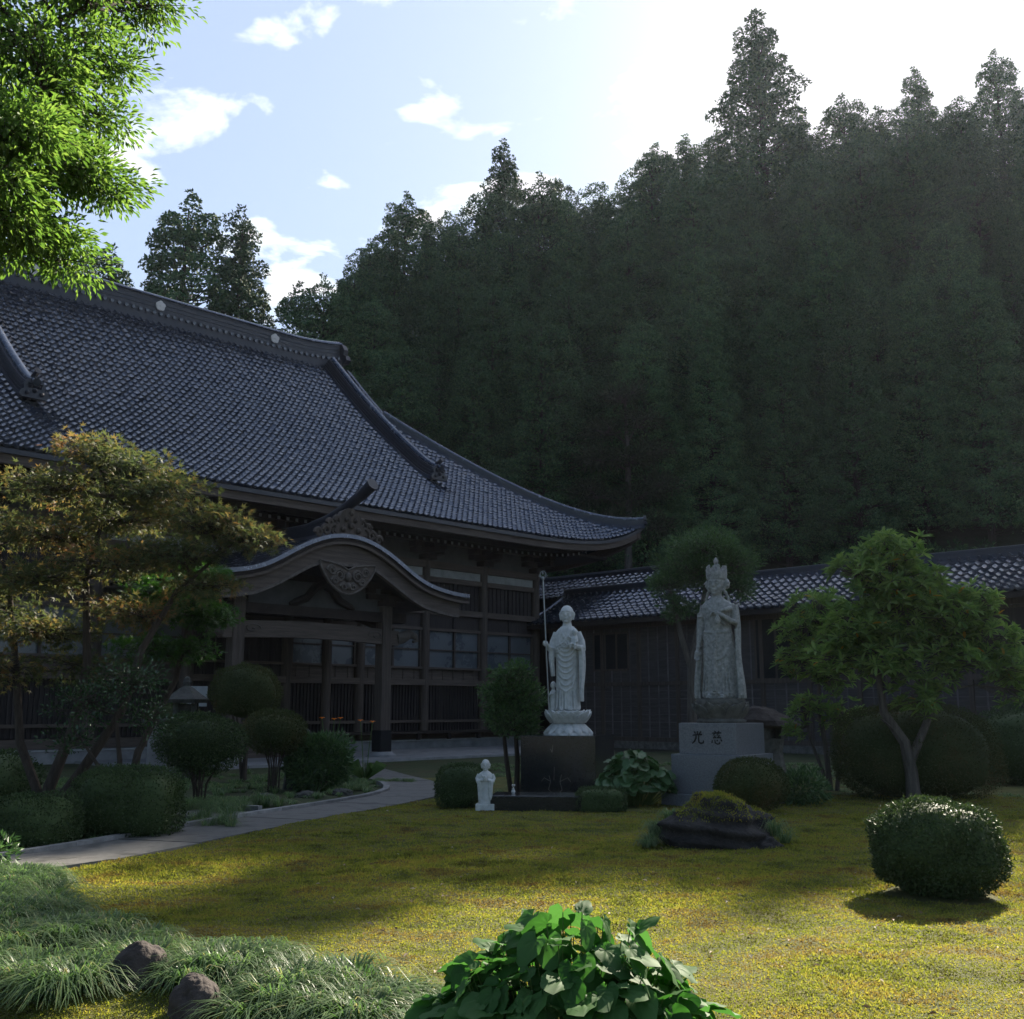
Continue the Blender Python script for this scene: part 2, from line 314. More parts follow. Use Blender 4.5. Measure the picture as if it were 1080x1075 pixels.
# ------------------------------------------------------------------ ground, hill, lawn, paths
def sheet(name, xs, ys, fz, mat, kind='structure', keep=None, smooth=True):
    X, Y = np.meshgrid(xs, ys); Z = fz(X, Y); V = np.stack([X, Y, Z], -1).reshape(-1, 3); nx, ny = len(xs), len(ys)
    i = np.arange((nx-1)*(ny-1)); r = i//(nx-1); c = i % (nx-1); a = r*nx+c
    F = np.stack([a, a+1, a+nx+1, a+nx], 1)
    if keep is not None:
        cx = V[F].mean(1); F = F[keep(cx[:, 0], cx[:, 1])]
    o = np_mesh(name, V, F, mat, None, smooth); tag(o, kind=kind); return o
_ph = rng.uniform(0, 6.28, (40, 2)); _k = rng.normal(size=(40, 2))
def wob(X, Y, s, a, i0=0, n=8):
    z = 0
    for i in range(i0, i0+n): z = z+np.sin(X*_k[i, 0]*s+_ph[i, 0])*np.cos(Y*_k[i, 1]*s+_ph[i, 1])
    return z*a/math.sqrt(n)
def hillz(X, Y):
    X = np.asarray(X, float); Y = np.asarray(Y, float)
    t = np.clip(np.minimum(Y, 76)-53+.25*(np.clip(X, -30, 60)+10), 0, 60)*np.clip((X+34)/22, .25, 1)
    z = t*.86*(1-np.exp(-t/6.0)); return z+wob(X, Y, .25, .5)*np.clip(t/6, 0, 1)
sheet('ground', np.linspace(-180, 200, 77), np.linspace(-60, 190, 51), lambda X, Y: X*0-.03, M['soil'])
sheet('hillside', np.linspace(-14, 130, 101), np.linspace(48, 92, 50), lambda X, Y: hillz(X, Y)-.06, M['hill'])
def mound(X, Y):        # low bank under the mondo grass in the left foreground
    c = [(-2.8, 6.9, .9, .10), (-1.7, 6.1, .8, .09), (-.8, 5.8, .6, .06), (-4.6, 9.3, .8, .12), (-4.0, 7.9, .9, .10)]
    z = 0
    for x, y, r, h in c: z = z+h*np.exp(-((X-x)**2+(Y-y)**2)/(r*r))
    return z
def lawnz(X, Y): return .020+wob(X, Y, 3.5, .008)+wob(X, Y, 11, .006, 10, 12)+wob(X, Y, 26, .004, 3, 12)+wob(X, Y, .5, .012, 24, 6)+mound(X, Y)
PATHC = [(-9.2, 6.2), (-7.2, 8.9), (-4.9, 11.45), (-3.45, 15.6), (-1.95, 19.6), (-1.9, 22.3), (-3.0, 25.6), (-4.7, 30.9)]
def catmull(p, n=12):
    o = []
    for i in range(len(p)-1):
        a, b, c, d = (np.array(p[max(i-1, 0)]), np.array(p[i]), np.array(p[i+1]), np.array(p[min(i+2, len(p)-1)]))
        for k in range(n):
            t = k/n; o.append(.5*((2*b)+(-a+c)*t+(2*a-5*b+4*c-d)*t*t+(-a+3*b-3*c+d)*t**3))
    o.append(np.array(p[-1])); return np.array(o)
PC = catmull(PATHC)
def pdist(x, y):
    P = np.stack([np.ravel(x), np.ravel(y)], 1); best = np.full(len(P), 9e9)
    for i in range(len(PC)-1):
        a, b = PC[i], PC[i+1]; ab = b-a; t = np.clip(((P-a) @ ab)/(ab @ ab), 0, 1); d = np.linalg.norm(P-(a+t[:, None]*ab), axis=1); best = np.minimum(best, d)
    return best.reshape(np.shape(x))
def left_of_path(x, y):     # planting side
    P = np.stack([np.ravel(x), np.ravel(y)], 1); i = np.argmin(((P[:, None]-PC[None])**2).sum(-1), 1); i = np.clip(i, 1, len(PC)-2)
    t = PC[i+1]-PC[i-1]; d = P-PC[i]; return ((t[:, 0]*d[:, 1]-t[:, 1]*d[:, 0]) > 0).reshape(np.shape(x))
PW = .57
sheet('lawn', np.arange(-7.5, 14, .036), np.arange(3.2, 25, .036), lawnz, M['lawn'], keep=lambda x, y: (pdist(x, y) > PW+.02) & ~(left_of_path(x, y) & (y > 9)))
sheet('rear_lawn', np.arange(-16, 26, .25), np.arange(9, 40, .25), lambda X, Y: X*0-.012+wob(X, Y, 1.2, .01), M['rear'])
# the path: separate slabs bedded between kerbs
def path_slabs():
    mb = MB(); d = np.r_[0, np.cumsum(np.linalg.norm(np.diff(PC, axis=0), axis=1))]; s = 0
    def at(q): return np.array([np.interp(q, d, PC[:, 0]), np.interp(q, d, PC[:, 1])])
    rr = random.Random(4)
    while s < d[-1]-.2:
        l = rr.uniform(1.0, 1.5); e = min(s+l, d[-1]); h = .035+rr.uniform(-.004, .004)
        q = [at(s+.012), at(e-.012)]; nrm = []
        for k in (s, e):
            t = at(min(k+.1, d[-1]))-at(max(k-.1, 0)); t /= np.linalg.norm(t); nrm.append(np.array([-t[1], t[0]]))
        cuts = [-PW, rr.uniform(-.15, .15), PW] if rr.random() < .0 else [-PW, PW]
        for a, b in zip(cuts[:-1], cuts[1:]):
            a2, b2 = a+.006, b-.006
            c = [q[0]+nrm[0]*a2, q[0]+nrm[0]*b2, q[1]+nrm[1]*b2, q[1]+nrm[1]*a2]
            mb.add([(*p, -.02) for p in c]+[(*p, h) for p in c], [(3, 2, 1, 0), (4, 5, 6, 7)]+[(i, (i+1) % 4, 4+(i+1) % 4, 4+i) for i in range(4)])
        s = e
    return mb
tag(path_slabs().build('path', M['paving']), kind='structure')
def ribbon(pts, off, wd, z0, z1, seg=.9, gap=.01):
    mb = MB(); pts = np.array(pts, float); d = np.r_[0, np.cumsum(np.linalg.norm(np.diff(pts, axis=0), axis=1))]; s = 0
    at = lambda q: np.array([np.interp(q, d, pts[:, 0]), np.interp(q, d, pts[:, 1])])
    while s < d[-1]-.05:
        e = min(s+seg, d[-1]); cs = []
        for k, sg in ((s+gap/2, 0), (e-gap/2, 1)):
            t = at(min(k+.05, d[-1]))-at(max(k-.05, 0)); t /= np.linalg.norm(t); n = np.array([-t[1], t[0]]); cs.append((at(k)+n*(off-wd/2), at(k)+n*(off+wd/2)))
        c = [cs[0][0], cs[0][1], cs[1][1], cs[1][0]]
        mb.add([(*p, z0) for p in c]+[(*p, z1) for p in c], [(3, 2, 1, 0), (4, 5, 6, 7)]+[(i, (i+1) % 4, 4+(i+1) % 4, 4+i) for i in range(4)]); s = e
    return mb
tag(ribbon(PC[22:66], PW+.07, .12, -.02, .075).build('path_kerb', M['kerb']), kind='structure')
tag(ribbon([(-3.9, 17.2), (-5.6, 18.0), (-7.4, 18.4)], 0, .10, -.02, .085).build('side_kerb', M['kerb']), kind='structure')
tag(ribbon([(-4.05, 16.35), (-5.7, 17.1), (-7.5, 17.5)], 0, .9, -.02, .03, 1.1).build('side_path', M['paving']), kind='structure')
Ou = (-4.1, 34.5); TR = R(46)
def tw(a, b):   # temple axes to world
    return (Ou[0]+a*math.cos(TR)-b*math.sin(TR), Ou[1]+a*math.sin(TR)+b*math.cos(TR))
mb = MB()
for i in range(8):
    for j in range(4): 
        c = [tw(-8+i*2.2+.01, -1.6+j*1.4+.01), tw(-8+(i+1)*2.2-.01, -1.6+j*1.4+.01), tw(-8+(i+1)*2.2-.01, -1.6+(j+1)*1.4-.01), tw(-8+i*2.2+.01, -1.6+(j+1)*1.4-.01)]
        mb.add([(*p, -.05) for p in c]+[(*p, .06+.002*((i*3+j) % 3)) for p in c], [(3, 2, 1, 0), (4, 5, 6, 7)]+[(i_, (i_+1) % 4, 4+(i_+1) % 4, 4+i_) for i_ in range(4)])
tag(mb.build('forecourt_paving', M['concrete']), kind='structure')

# ------------------------------------------------------------------ roofs of pantiles
def tile_grid(name, S, xlim, T, mat, parent, px=.27, pt=.27, ns=8, keep=None, hump=.07, step=.055, label=None):
    """S(X,T)-> point arrays of the bare roof plane and its normal; tiles are rolled across x and stepped along t (t=0 at the eave)"""
    nc = int(round((xlim[1]-xlim[0])/px)); xs = np.linspace(xlim[0], xlim[1], nc*ns+1)
    fx = np.tile(np.arange(ns)/ns, nc); fx = np.r_[fx, 0]
    prof = hump*np.exp(-((np.minimum(np.abs(fx-.0), 1-np.abs(fx-.0)))/.15)**2)-.012*np.cos((fx-.5)*2*np.pi)*0
    nr = int(round(T/pt)); ts, hs, sc_ = [], [], []
    for r in range(nr):
        t0 = r*T/nr; t1 = (r+1)*T/nr
        ts += [t0-.0, t0+.001, t0+(t1-t0)*.5, t1-.002]; hs += [-.02 if r == 0 else 0., step, step*.5, 0.]; sc_ += [1, 1, 1, 1]
    ts = np.array(ts); hs = np.array(hs)
    X, Tm = np.meshgrid(xs, ts); P, Nn = S(X, Tm)
    jit = rng.normal(0, .007, (nr, nc)); J = np.repeat(np.repeat(jit, 4, 0), ns, 1); J = np.concatenate([J, J[:, -1:]], 1)
    H = prof[None, :]+hs[:, None]+J+.01
    V = (P+Nn*H[..., None]).reshape(-1, 3); nx, ny = len(xs), len(ts)
    i = np.arange((nx-1)*(ny-1)); r_ = i//(nx-1); c_ = i % (nx-1); a = r_*nx+c_
    F = np.stack([a, a+1, a+nx+1, a+nx], 1)
    if keep is not None:
        cx = (X.ravel()[F].mean(1), Tm.ravel()[F].mean(1)); F = F[keep(*cx)]
    o = np_mesh(name, V, F, mat, parent, smooth=False)
    o.data.polygons.foreach_set('use_smooth', np.ones(len(F), dtype=bool))
    try: o.data.set_sharp_from_angle(angle=R(50))
    except Exception: pass
    return tag(o, label=label)
def fd_normals(S, X, T, flip=1):
    e = .02; P = S(X, T); a = S(X+e, T)-P; b = S(X, T+e)-P; n = np.cross(a, b); n /= np.linalg.norm(n, axis=-1, keepdims=True); return n*flip

# ------------------------------------------------------------------ the main hall
hall = empty('temple_hall', (Ou[0], Ou[1], 0), TR, label='dark timber temple hall with a sweeping blue black tiled roof and a curved entrance porch', cat='temple')
XC = -1.5; YE = 1.6; YR = 13.0; ZE = 8.3; XCOR = 17.4; XV = 9.5      # roof centre, eave, ridge, eave height, half width to corner, half width to verge
def lift(X): return 1.15*np.clip((np.abs(X-XC)-6.5)/10.9, 0, 1.05)**5
def Zs(X, T): return ZE+.56*T+.021*T*T+lift(X)*np.clip(1-T/7.5, 0, 1)
def Sf(X, T): return np.stack([X, YE+T-.25*0, Zs(X, T)], -1)
TV = XCOR-XV
def front(X, T): return Sf(X, T), fd_normals(Sf, X, T)
tile_grid('roof_tiles', front, (XC-XCOR, XC+XCOR), YR-YE, M['tile'], hall, keep=lambda x, t: np.abs(x-XC) < np.where(t < TV, XCOR-t, XV))
def Sb(X, T): return np.stack([X, 2*YR-YE-T, Zs(X, T)], -1)
tile_grid('rear_roof_tiles', lambda X, T: (Sb(X, T), fd_normals(Sb, X, T, -1)), (XC-XCOR, XC+XCOR), YR-YE, M['tile'], hall, px=.54, pt=.54, ns=4, keep=lambda x, t: np.abs(x-XC) < np.where(t < TV, XCOR-t, XV))
for sgn in (1, -1):      # the skirts below the gables
    half = YR-YE
    def Ss(X, T, sgn=sgn):
        xs_ = np.abs(X-YR)*(XCOR/half)          # same corner lift, measured along the side
        lf = 1.15*np.clip((np.abs(X-YR)-(half-10.9+0))/10.9, 0, 1.05)**5
        return np.stack([XC+sgn*(XCOR-T), X, ZE+.56*T+.021*T*T+lf*np.clip(1-T/7.5, 0, 1)], -1)
    tile_grid('side_roof_tiles', lambda X, T, Ss=Ss, sgn=sgn: (Ss(X, T), fd_normals(Ss, X, T, sgn)), (YR-half, YR+half), TV, M['tile'], hall, px=.3, pt=.3, ns=4, keep=lambda x, t: np.abs(x-YR) < half-t)
    gz = Zs(np.array(0.), np.array(TV)); mb = MB(); n = 16; pts = [(XC+sgn*(XV-.7), YE+TV+(2*(half-TV))*i/n, 0) for i in range(n+1)]
    pts = [(x, y, float(Zs(np.array(0.), np.array(min(y-YE, 2*YR-YE-y))))-.12) for x, y, _ in pts]
    mb.poly([(p[0], p[1], float(gz)-.6) for p in (pts[0], pts[-1])][::-1][:0]+pts+[(pts[-1][0], pts[-1][1], float(gz)-.5), (pts[0][0], pts[0][1], float(gz)-.5)], (sgn, 0, 0), .1)
    mb.build('gable_wall', M['board'], hall)
    mb = MB()
    for side in (1, -1):
        pth = []
        for i in range(14):
            t = TV-.2+(half-TV+.2)*i/13; y = YE+t if side == 1 else 2*YR-YE-t; z = float(Zs(np.array(0.), np.array(t)))-.33; pth.append(((XC+sgn*(XV-.12), y, z), (1, 0, 0), (0, 0, 1)))
        mb.sweep(pth, [(-.06, -.28), (.06, -.28), (.06, .22), (-.06, .22)])
    mb.build('bargeboard', M['wood'], hall)
# underside boarding and eave edge
mb = MB()
def sec_rect(a, b, c, d): return [(a, c), (b, c), (b, d), (a, d)]
xsE = np.linspace(XC-XCOR+.15, XC+XCOR-.15, 60)
def eavepath(ty, dz, marg=0.):
    o = []
    for x in np.linspace(XC-XCOR+marg, XC+XCOR-marg, 60):
        o.append(((x, YE+ty, float(Zs(np.array(x), np.array(0.)))+dz+ty*.30), (0, 1, 0), (0, 0, 1)))
    return o
mb.sweep(eavepath(.0, 0, .0), sec_rect(.02, .16, -.17, -.03)); mb.build('eave_edge_board', M['tile_dark'], hall)
mb = MB(); mb.sweep(eavepath(.12, 0, .12), sec_rect(0, .16, -.46, -.16)); mb.build('eave_fascia', M['wood_h'], hall)
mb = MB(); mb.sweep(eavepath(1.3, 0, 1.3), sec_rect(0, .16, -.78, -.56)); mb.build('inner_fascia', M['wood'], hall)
X, T = np.meshgrid(np.linspace(XC-XCOR+.3, XC+XCOR-.3, 50), np.linspace(.2, 3.4, 6)); 
Vu = np.stack([X, YE+T, Zs(X, 0*T)-.34+.30*T], -1).reshape(-1, 3); nx = 50; i = np.arange(49*5); a = (i//49)*nx+i % 49
np_mesh('soffit', Vu, np.stack([a, a+nx, a+nx+1, a+1], 1), M['board'], hall)
for sgn in (1, -1):     # side eaves: edge, fascia and soffit
    mb = MB(); p = []; p2 = []
    for y in np.linspace(YE+.1, 2*YR-YE-.1, 40):
        z = ZE+1.15*max(0, (abs(y-YR)-.5)/10.9)**5; p.append(((XC+sgn*(XCOR-.02), y, z), (-sgn, 0, 0), (0, 0, 1)))
    mb.sweep(p, [(0, -.46), (.22, -.46), (.22, -.03), (0, -.03)]); mb.build('eave_fascia', M['wood_h'], hall)
    mb = MB(); mb.box(XC+sgn*13.3 if sgn > 0 else XC-XCOR+.3, XC+XCOR-.3 if sgn > 0 else XC-13.3, 3.4, 22.6, ZE-.2, ZE-.1); mb.build('soffit', M['board'], hall)
mb = MB(); ends = MB()
for k, (ty0, ty1, dz, sp, th) in enumerate(((.35, 2.6, -.36, .36, .055), (1.75, 3.1, -.92, .36, .06))):
    x = XC-XCOR+ty0+.5
    while x < XC+XCOR-ty0-.5:
        zb = float(Zs(np.array(x), np.array(0.)))+dz
        y0, y1 = YE+ty0, YE+ty1; z0 = zb+.30*ty0; z1 = zb+.30*ty1
        mb.add([(x-th, y0, z0-.14), (x+th, y0, z0-.14), (x+th, y1, z1-.14), (x-th, y1, z1-.14), (x-th, y0, z0), (x+th, y0, z0), (x+th, y1, z1), (x-th, y1, z1)], [(3, 2, 1, 0), (4, 5, 6, 7), (0, 1, 5, 4), (1, 2, 6, 5), (2, 3, 7, 6), (3, 0, 4, 7)])
        if k: ends.box(x-th*.9, x+th*.9, y0-.006, y0-.002, z0-.125, z0-.015)
        x += sp
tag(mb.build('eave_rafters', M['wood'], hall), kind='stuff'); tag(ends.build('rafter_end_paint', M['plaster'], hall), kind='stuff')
# ridge stack with crests
def zr(x): return 17.42+.42*np.clip((abs(x-XC)-5.5)/4, 0, 1.2)**2.5
mb = MB(); RX = XV-.55
xr = np.linspace(XC-RX, XC+RX, 44)
rp = [((x, YR, zr(x)), (0, 1, 0), (0, 0, 1)) for x in xr]
mb.sweep(rp, [(-.42, -.45), (.42, -.45), (.40, .0), (.28, .0), (.28, .80), (-.28, .80), (-.28, 0), (-.40, .0)])
for q in (.15, .32, .49, .66): mb.sweep(rp, sec_rect(-.30, .30, q, q+.025))
ridge = mb.build('ridge', M['tile_dark'], hall)
mb = MB(); mb.tube([(x, YR, zr(x)+.84) for x in xr], .14, 10); mb.sweep(rp, sec_rect(-.36, .36, .76, .82)); mb.build('ridge_cap', M['tile'], ridge, smooth=True)
mb = MB()
for x in np.arange(XC-RX+.2, XC+RX, .3): mb.tube([(x, YR-.50, zr(x)+.02), (x, YR-.36, zr(x)+.04)], .075, 10)
mb.build('ridge_tile_ends', M['tile'], ridge)
for cx_ in (-6.95, -1.82, 3.72, ):
    mb = MB(); zc = zr(cx_)+.42; mb.tube([(cx_, YR-.285, zc), (cx_, YR-.33, zc)], .2, 24)
    for k in range(5):
        a = 2*math.pi*k/5+math.pi/2; mb.tube([(cx_+.125*math.cos(a), YR-.32, zc+.125*math.sin(a)), (cx_+.125*math.cos(a), YR-.355, zc+.125*math.sin(a))], .095, 12)
    mb.tube([(cx_, YR-.33, zc), (cx_, YR-.37, zc)], .045, 10)
    mb.build('round_crest', M['white_mark'], ridge)
def onigawara(mb, c, d, s=1.):
    """demon-tile end piece at c facing horizontal direction d"""
    d = Vector(d).normalized(); sd = Vector((-d.y, d.x, 0)); c = Vector(c); up = Vector((0, 0, 1))
    prof = [(-.5, 0), (-.62, .12), (-.55, .3), (-.42, .36), (-.46, .55), (-.32, .78), (-.14, .86), (0, .98), (.14, .86), (.32, .78), (.46, .55), (.42, .36), (.55, .3), (.62, .12), (.5, 0)]
    mb.poly([c+sd*x*s+up*z*s-d*.1*s for x, z in prof], d, .2*s)
    for a, b, r in ((-.17, .52, .085), (.17, .52, .085), (0, .33, .11), (-.3, .2, .1), (.3, .2, .1), (0, .72, .08)): mb.ell(c+sd*a*s+up*b*s+d*.12*s, (r*s,)*3, 8, 6)
for sgn in (1, -1):
    e = MB(); onigawara(e, (XC+sgn*(RX+.05), YR, float(zr(XC+sgn*RX))-.25), (sgn, 0, 0), 1.25); e.build('ridge_end_tile', M['tile_dark'], hall)
    mb = MB(); p = []; xk = XC+sgn*(XV-1.35); 
    for i in range(26):
        t = 3.4+(11.1-3.4)*i/25; sl = .56+.042*t; nrm = Vector((0, -sl, 1)).normalized(); flare = .22*max(0, 1-(t-3.4)/1.2)**2
        p.append(((xk, YE+t, float(Zs(np.array(xk), np.array(t)))+flare), (1, 0, 0), tuple(nrm)))
    mb.sweep(p, [(-.30, -.02), (.30, -.02), (.24, .12), (.20, .12), (.20, .50), (-.20, .50), (-.20, .12), (-.24, .12)])
    for q in (.2, .32, .44): mb.sweep(p, sec_rect(-.225, .225, q, q+.02))
    kr = mb.build('descending_ridge', M['tile_dark'], hall)
    mb = MB(); mb.tube([Vector(a)+Vector(c)*.55 for a, b, c in p], .13, 10); mb.build('ridge_cap', M['tile'], kr, smooth=True)
    mb = MB(); onigawara(mb, Vector(p[0][0])+Vector((0, -.12, -.02)), (0, -1, 0), .72); mb.tube([Vector(p[0][0])+Vector((0, .1, .62)), Vector(p[0][0])+Vector((0, -.35, .80))], .09, 10); mb.build('ridge_end_tile', M['tile_dark'], kr)
    mb = MB(); p = []       # hip
    for i in range(26):
        t = -.05+(TV+.35)*i/25; x = XC+sgn*(XCOR-t); z = float(Zs(np.array(x), np.array(max(t, 0)))); p.append(((x, YE+t, z), (.707*sgn, .707, 0), (0, 0, 1)))
    mb.sweep(p, [(-.26, -.12), (.26, -.12), (.20, .08), (.15, .08), (.15, .28), (-.15, .28), (-.15, .08), (-.20, .08)])
    hp = mb.build('hip_ridge', M['tile_dark'], hall)
    mb = MB(); mb.tube([Vector(a)+Vector((0, 0, .33)) for a, b, c in p], .11, 10); mb.build('ridge_cap', M['tile'], hp, smooth=True)
    mb = MB(); onigawara(mb, Vector(p[0][0])+Vector((.02*sgn, -.02, 0)), (sgn, -1, 0), .5); mb.build('ridge_end_tile', M['tile_dark'], hp)
    mb = MB()
    p = [((XC+sgn*(XV-.08), YE+t, float(Zs(np.array(0.), np.array(t)))+.05), (1, 0, 0), (0, 0, 1)) for t in np.linspace(TV-.3, YR-YE-.3, 14)]
    mb.tube([a for a, b, c in p], .10, 8); mb.build('verge_tiles', M['tile'], hall, smooth=True)
# ---- body
YW = 4.5; PX = [12.0, 8.85, 5.7, 2.55, -.6, -4.3, -7.45, -10.6, -13.75, -15.0]
mb = MB(); mb.box(-15.6, 12.5, 4.05, 22.2, -.05, .33, bev=.02); mb.build('stone_base', M['concrete'], hall)
mb = MB(); mb.box(-15.62, 12.52, 4.02, 4.3, .335, .39); mb.build('base_kerb', M['plaster'], hall)
mb = MB(); mb.box(-15.3, 12.2, YW-.1, 22, .40, .68); mb.build('ground_sill', M['wood_h'], hall)
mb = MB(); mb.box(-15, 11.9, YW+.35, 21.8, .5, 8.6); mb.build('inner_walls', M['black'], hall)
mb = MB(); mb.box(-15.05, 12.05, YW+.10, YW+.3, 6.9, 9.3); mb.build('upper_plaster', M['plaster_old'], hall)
mb = MB(); mb.box(-15.1, 12.1, YW-.02, YW+.12, 6.62, 6.95)
mb.build('white_band', M['plaster'], hall)
mb = MB()
for z0, z1, pr in ((5.15, 5.38, .12), (4.50, 4.62, .06), (2.40, 2.62, .16), (3.02, 3.10, .08), (6.95, 7.22, .14), (6.42, 6.62, .10), (7.95, 8.2, .2), (1.0, 1.1, .05)): mb.box(-15.15, 12.15, YW-pr, YW+.08, z0, z1)
mb.build('rails', M['wood_h'], hall)
for x in PX:
    mb = MB(); mb.tube([(x, YW, .4), (x, YW, 8.3)], .185, 14); mb.build('wall_pillar', M['wood_v'], hall, smooth=True)
    mb = MB()   # bracket block on each pillar
    mb.box(x-.28, x+.28, YW-.35, YW+.1, 7.25, 7.45); mb.box(x-.75, x+.75, YW-.28, YW+.1, 7.5, 7.68); mb.box(x-.12, x+.12, YW-1.0, YW, 7.5, 7.70)
    for dx in (-.65, 0, .65): mb.box(x+dx-.16, x+dx+.16, YW-.32, YW+.08, 7.72, 7.92)
    mb.box(x-.16, x+.16, YW-1.05, YW-.7, 7.74, 7.92); mb.box(x-.9, x+.9, YW-.98, YW-.78, 7.95, 8.1)
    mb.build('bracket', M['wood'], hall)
bays = [(PX[i+1], PX[i]) for i in range(len(PX)-1)]
for (a, b) in bays:
    if b-a < 2: continue
    a += .18; b -= .18; mid = (a+b)/2
    if abs(mid+2.45) < .5:
        mb = MB(); mb.box(a, b, YW+.1, YW+.2, .7, 4.5)
        for k in range(9): x = a+(b-a)*k/8; mb.box(x-.03, x+.03, YW+.04, YW+.1, .7, 4.5)
        mb.build('entrance_door', M['board'], hall); 
    else:
        f = MB()
        for x in (a+.03, mid, b-.03): f.box(x-.045, x+.045, YW-.02, YW+.06, 3.10, 4.50)
        f.box(a, b, YW-.01, YW+.05, 3.74, 3.79)
        wf = f.build('window', M['wood_v'], hall)
        mb = MB(); mb.box(a, b, YW+.07, YW+.09, 3.1, 4.5); mb.build('pane', M['glass'], wf)
        mb = MB(); mb.box(a, b, YW+.06, YW+.12, 2.62, 3.02); 
        for k in range(5): x = a+(b-a)*(k+.5)/5; mb.box(x-.02, x+.02, YW+.03, YW+.06, 2.62, 3.02)
        mb.build('lower_panel', M['wood_h'], hall)
        mb = MB(); mb.box(a, b, YW+.12, YW+.18, .7, 2.40)
        n = int((b-a)/.14)
        for k in range(n): x = a+(b-a)*(k+.5)/n; mb.box(x-.022, x+.022, YW+.05, YW+.12, .7, 2.40)
        mb.build('lattice_panel', M['board'], hall)
    mb = MB(); mb.box(a, b, YW+.06, YW+.14, 4.62, 5.15); mb.box(a, b, YW+.08, YW+.16, 5.38, 6.42)
    for k in range(1, 12): x = a+(b-a)*k/12; mb.box(x-.015, x+.015, YW+.05, YW+.08, 5.38, 6.42)
    for x in (mid,): mb.box(x-.06, x+.06, YW, YW+.1, 4.62, 5.15); mb.box(x-.06, x+.06, YW, YW+.1, 5.38, 6.42)
    mb.build('upper_panel', M['board'], hall)
mb = MB()   # side wall of the hall (right end) with its posts
mb.box(11.9, 12.0, YW+.1, 22, .6, 8.2)
for y in (8, 11.5, 15, 18.5, 22): mb.tube([(12, y, .4), (12, y, 8.2)], .18, 12)
mb.box(11.95, 12.1, YW, 22, 5.15, 5.4); mb.box(11.95, 12.1, YW, 22, 2.4, 2.6)
mb.build('side_wall', M['board'], hall)
mb = MB()   # narrow veranda
mb.box(-.1, 11.8, YW-.9, YW-.12, .62, .70)
for x in np.arange(.1, 11.8, 1.55): mb.box(x-.06, x+.06, YW-.86, YW-.74, .39, .62)
mb.build('veranda', M['wood'], hall)
# ---- porch with the wave-shaped gable
PCX = -2.45
_s = [0, .4, .8, 1.2, 1.6, 2.0, 2.4, 2.8, 3.2, 3.6, 4.1, 4.55, 4.95]; _z = [6.62, 6.60, 6.52, 6.38, 6.20, 5.98, 5.75, 5.54, 5.39, 5.30, 5.22, 5.175, 5.17]
kz = lambda s: float(np.interp(abs(s), _s, _z))
ss = np.linspace(-4.95, 4.95, 100); zsm = np.interp(np.abs(ss), _s, _z); zsm = np.convolve(np.r_[[zsm[0]]*3, zsm, [zsm[-1]]*3], np.ones(7)/7, 'valid')
def knorm(i):
    i0, i1 = max(i-1, 0), min(i+1, len(ss)-1); t = Vector((ss[i1]-ss[i0], 0, zsm[i1]-zsm[i0])).normalized(); return Vector((-t.z, 0, t.x))
Y0, Y1 = -1.35, 4.3
tv, tf = [], []; ny = 0
rows = []
seg = np.r_[0, np.cumsum(np.hypot(np.diff(ss), np.diff(zsm)))]; pitch = .27
for i in range(len(ss)):            # roof sheet: stepped courses running to the ridge
    pass
mb = MB(); q = np.arange(0, seg[-1], pitch); sec = []
for k in range(len(q)):
    a, b = q[k], min(q[k]+pitch, seg[-1])
    for (d_, h) in ((a, None), (b-.004, None)):
        x = float(np.interp(d_, seg, ss)); z = float(np.interp(d_, seg, zsm)); i = int(np.clip(np.searchsorted(seg, d_), 1, len(ss)-2)); n = knorm(i)
        left = x < 0
        hh = (.05 if (d_ == a) == left else .012); sec.append((PCX+x+n.x*hh, z+n.z*hh))
top = [(x, z) for x, z in sec]
yy = np.linspace(Y0+.08, Y1, 13); V = []; 
for y in yy: V += [(x, y, z) for x, z in top]
n_ = len(top); F = []
for j in range(12):
    for i in range(n_-1): F.append((j*n_+i, j*n_+i+1, (j+1)*n_+i+1, (j+1)*n_+i))
mb.add(V, F); pr = mb.build('porch_roof', M['tile'], hall)
def karc(name, y0, y1, up0, up1, mat, parent, smax=4.95, lo=None):
    mb = MB(); rings = []
    for i in range(len(ss)):
        if abs(ss[i]) > smax: continue
        n = knorm(i); p = Vector((PCX+ss[i], 0, zsm[i])); l0 = up0 if lo is None else None
        A = p+n*up1; B = p+n*up0 if lo is None else Vector((PCX+ss[i], 0, lo(ss[i])))
        rings.append([(A.x, y0, A.z), (A.x, y1, A.z), (B.x, y1, B.z), (B.x, y0, B.z)])
    mb.loft(rings); return mb.build(name, mat, parent, smooth=True)
karc('roof_edge', Y0, Y0+.3, -.05, .07, M['tile'], pr)
karc('roof_edge_board', Y0+.07, Y0+.35, -.16, -.055, M['wood'], pr)
karc('roof_edge_board', Y0+.02, Y0+.30, -.24, -.165, M['wood_h'], pr)
lo_ = lambda s: float(np.interp(abs(s), [0, .5, .9, 1.3, 1.9, 2.5, 3.1, 3.7, 4.2, 4.6, 4.72], [5.72, 5.78, 5.74, 5.58, 5.26, 4.93, 4.68, 4.56, 4.50, 4.47, 4.52]))
karc('porch_bargeboard', Y0+.18, Y0+.32, 0, -.245, M['wood_h'], hall, smax=4.66, lo=lambda s: lo_(s)+.0)
karc('bargeboard_moulding', Y0+.13, Y0+.19, 0, 0, M['wood'], hall, smax=4.62, lo=lambda s: lo_(s)+.06) if False else None
mb = MB(); mb.sweep([((PCX+s, Y0+.16, lo_(s)+.03), (0, 1, 0), (0, 0, 1)) for s in np.linspace(-4.6, 4.6, 60)], sec_rect(-.02, .14, -.04, .05)); mb.build('bargeboard_moulding', M['wood_carved'], hall, smooth=True)
V = []; 
mb = MB(); rings = []
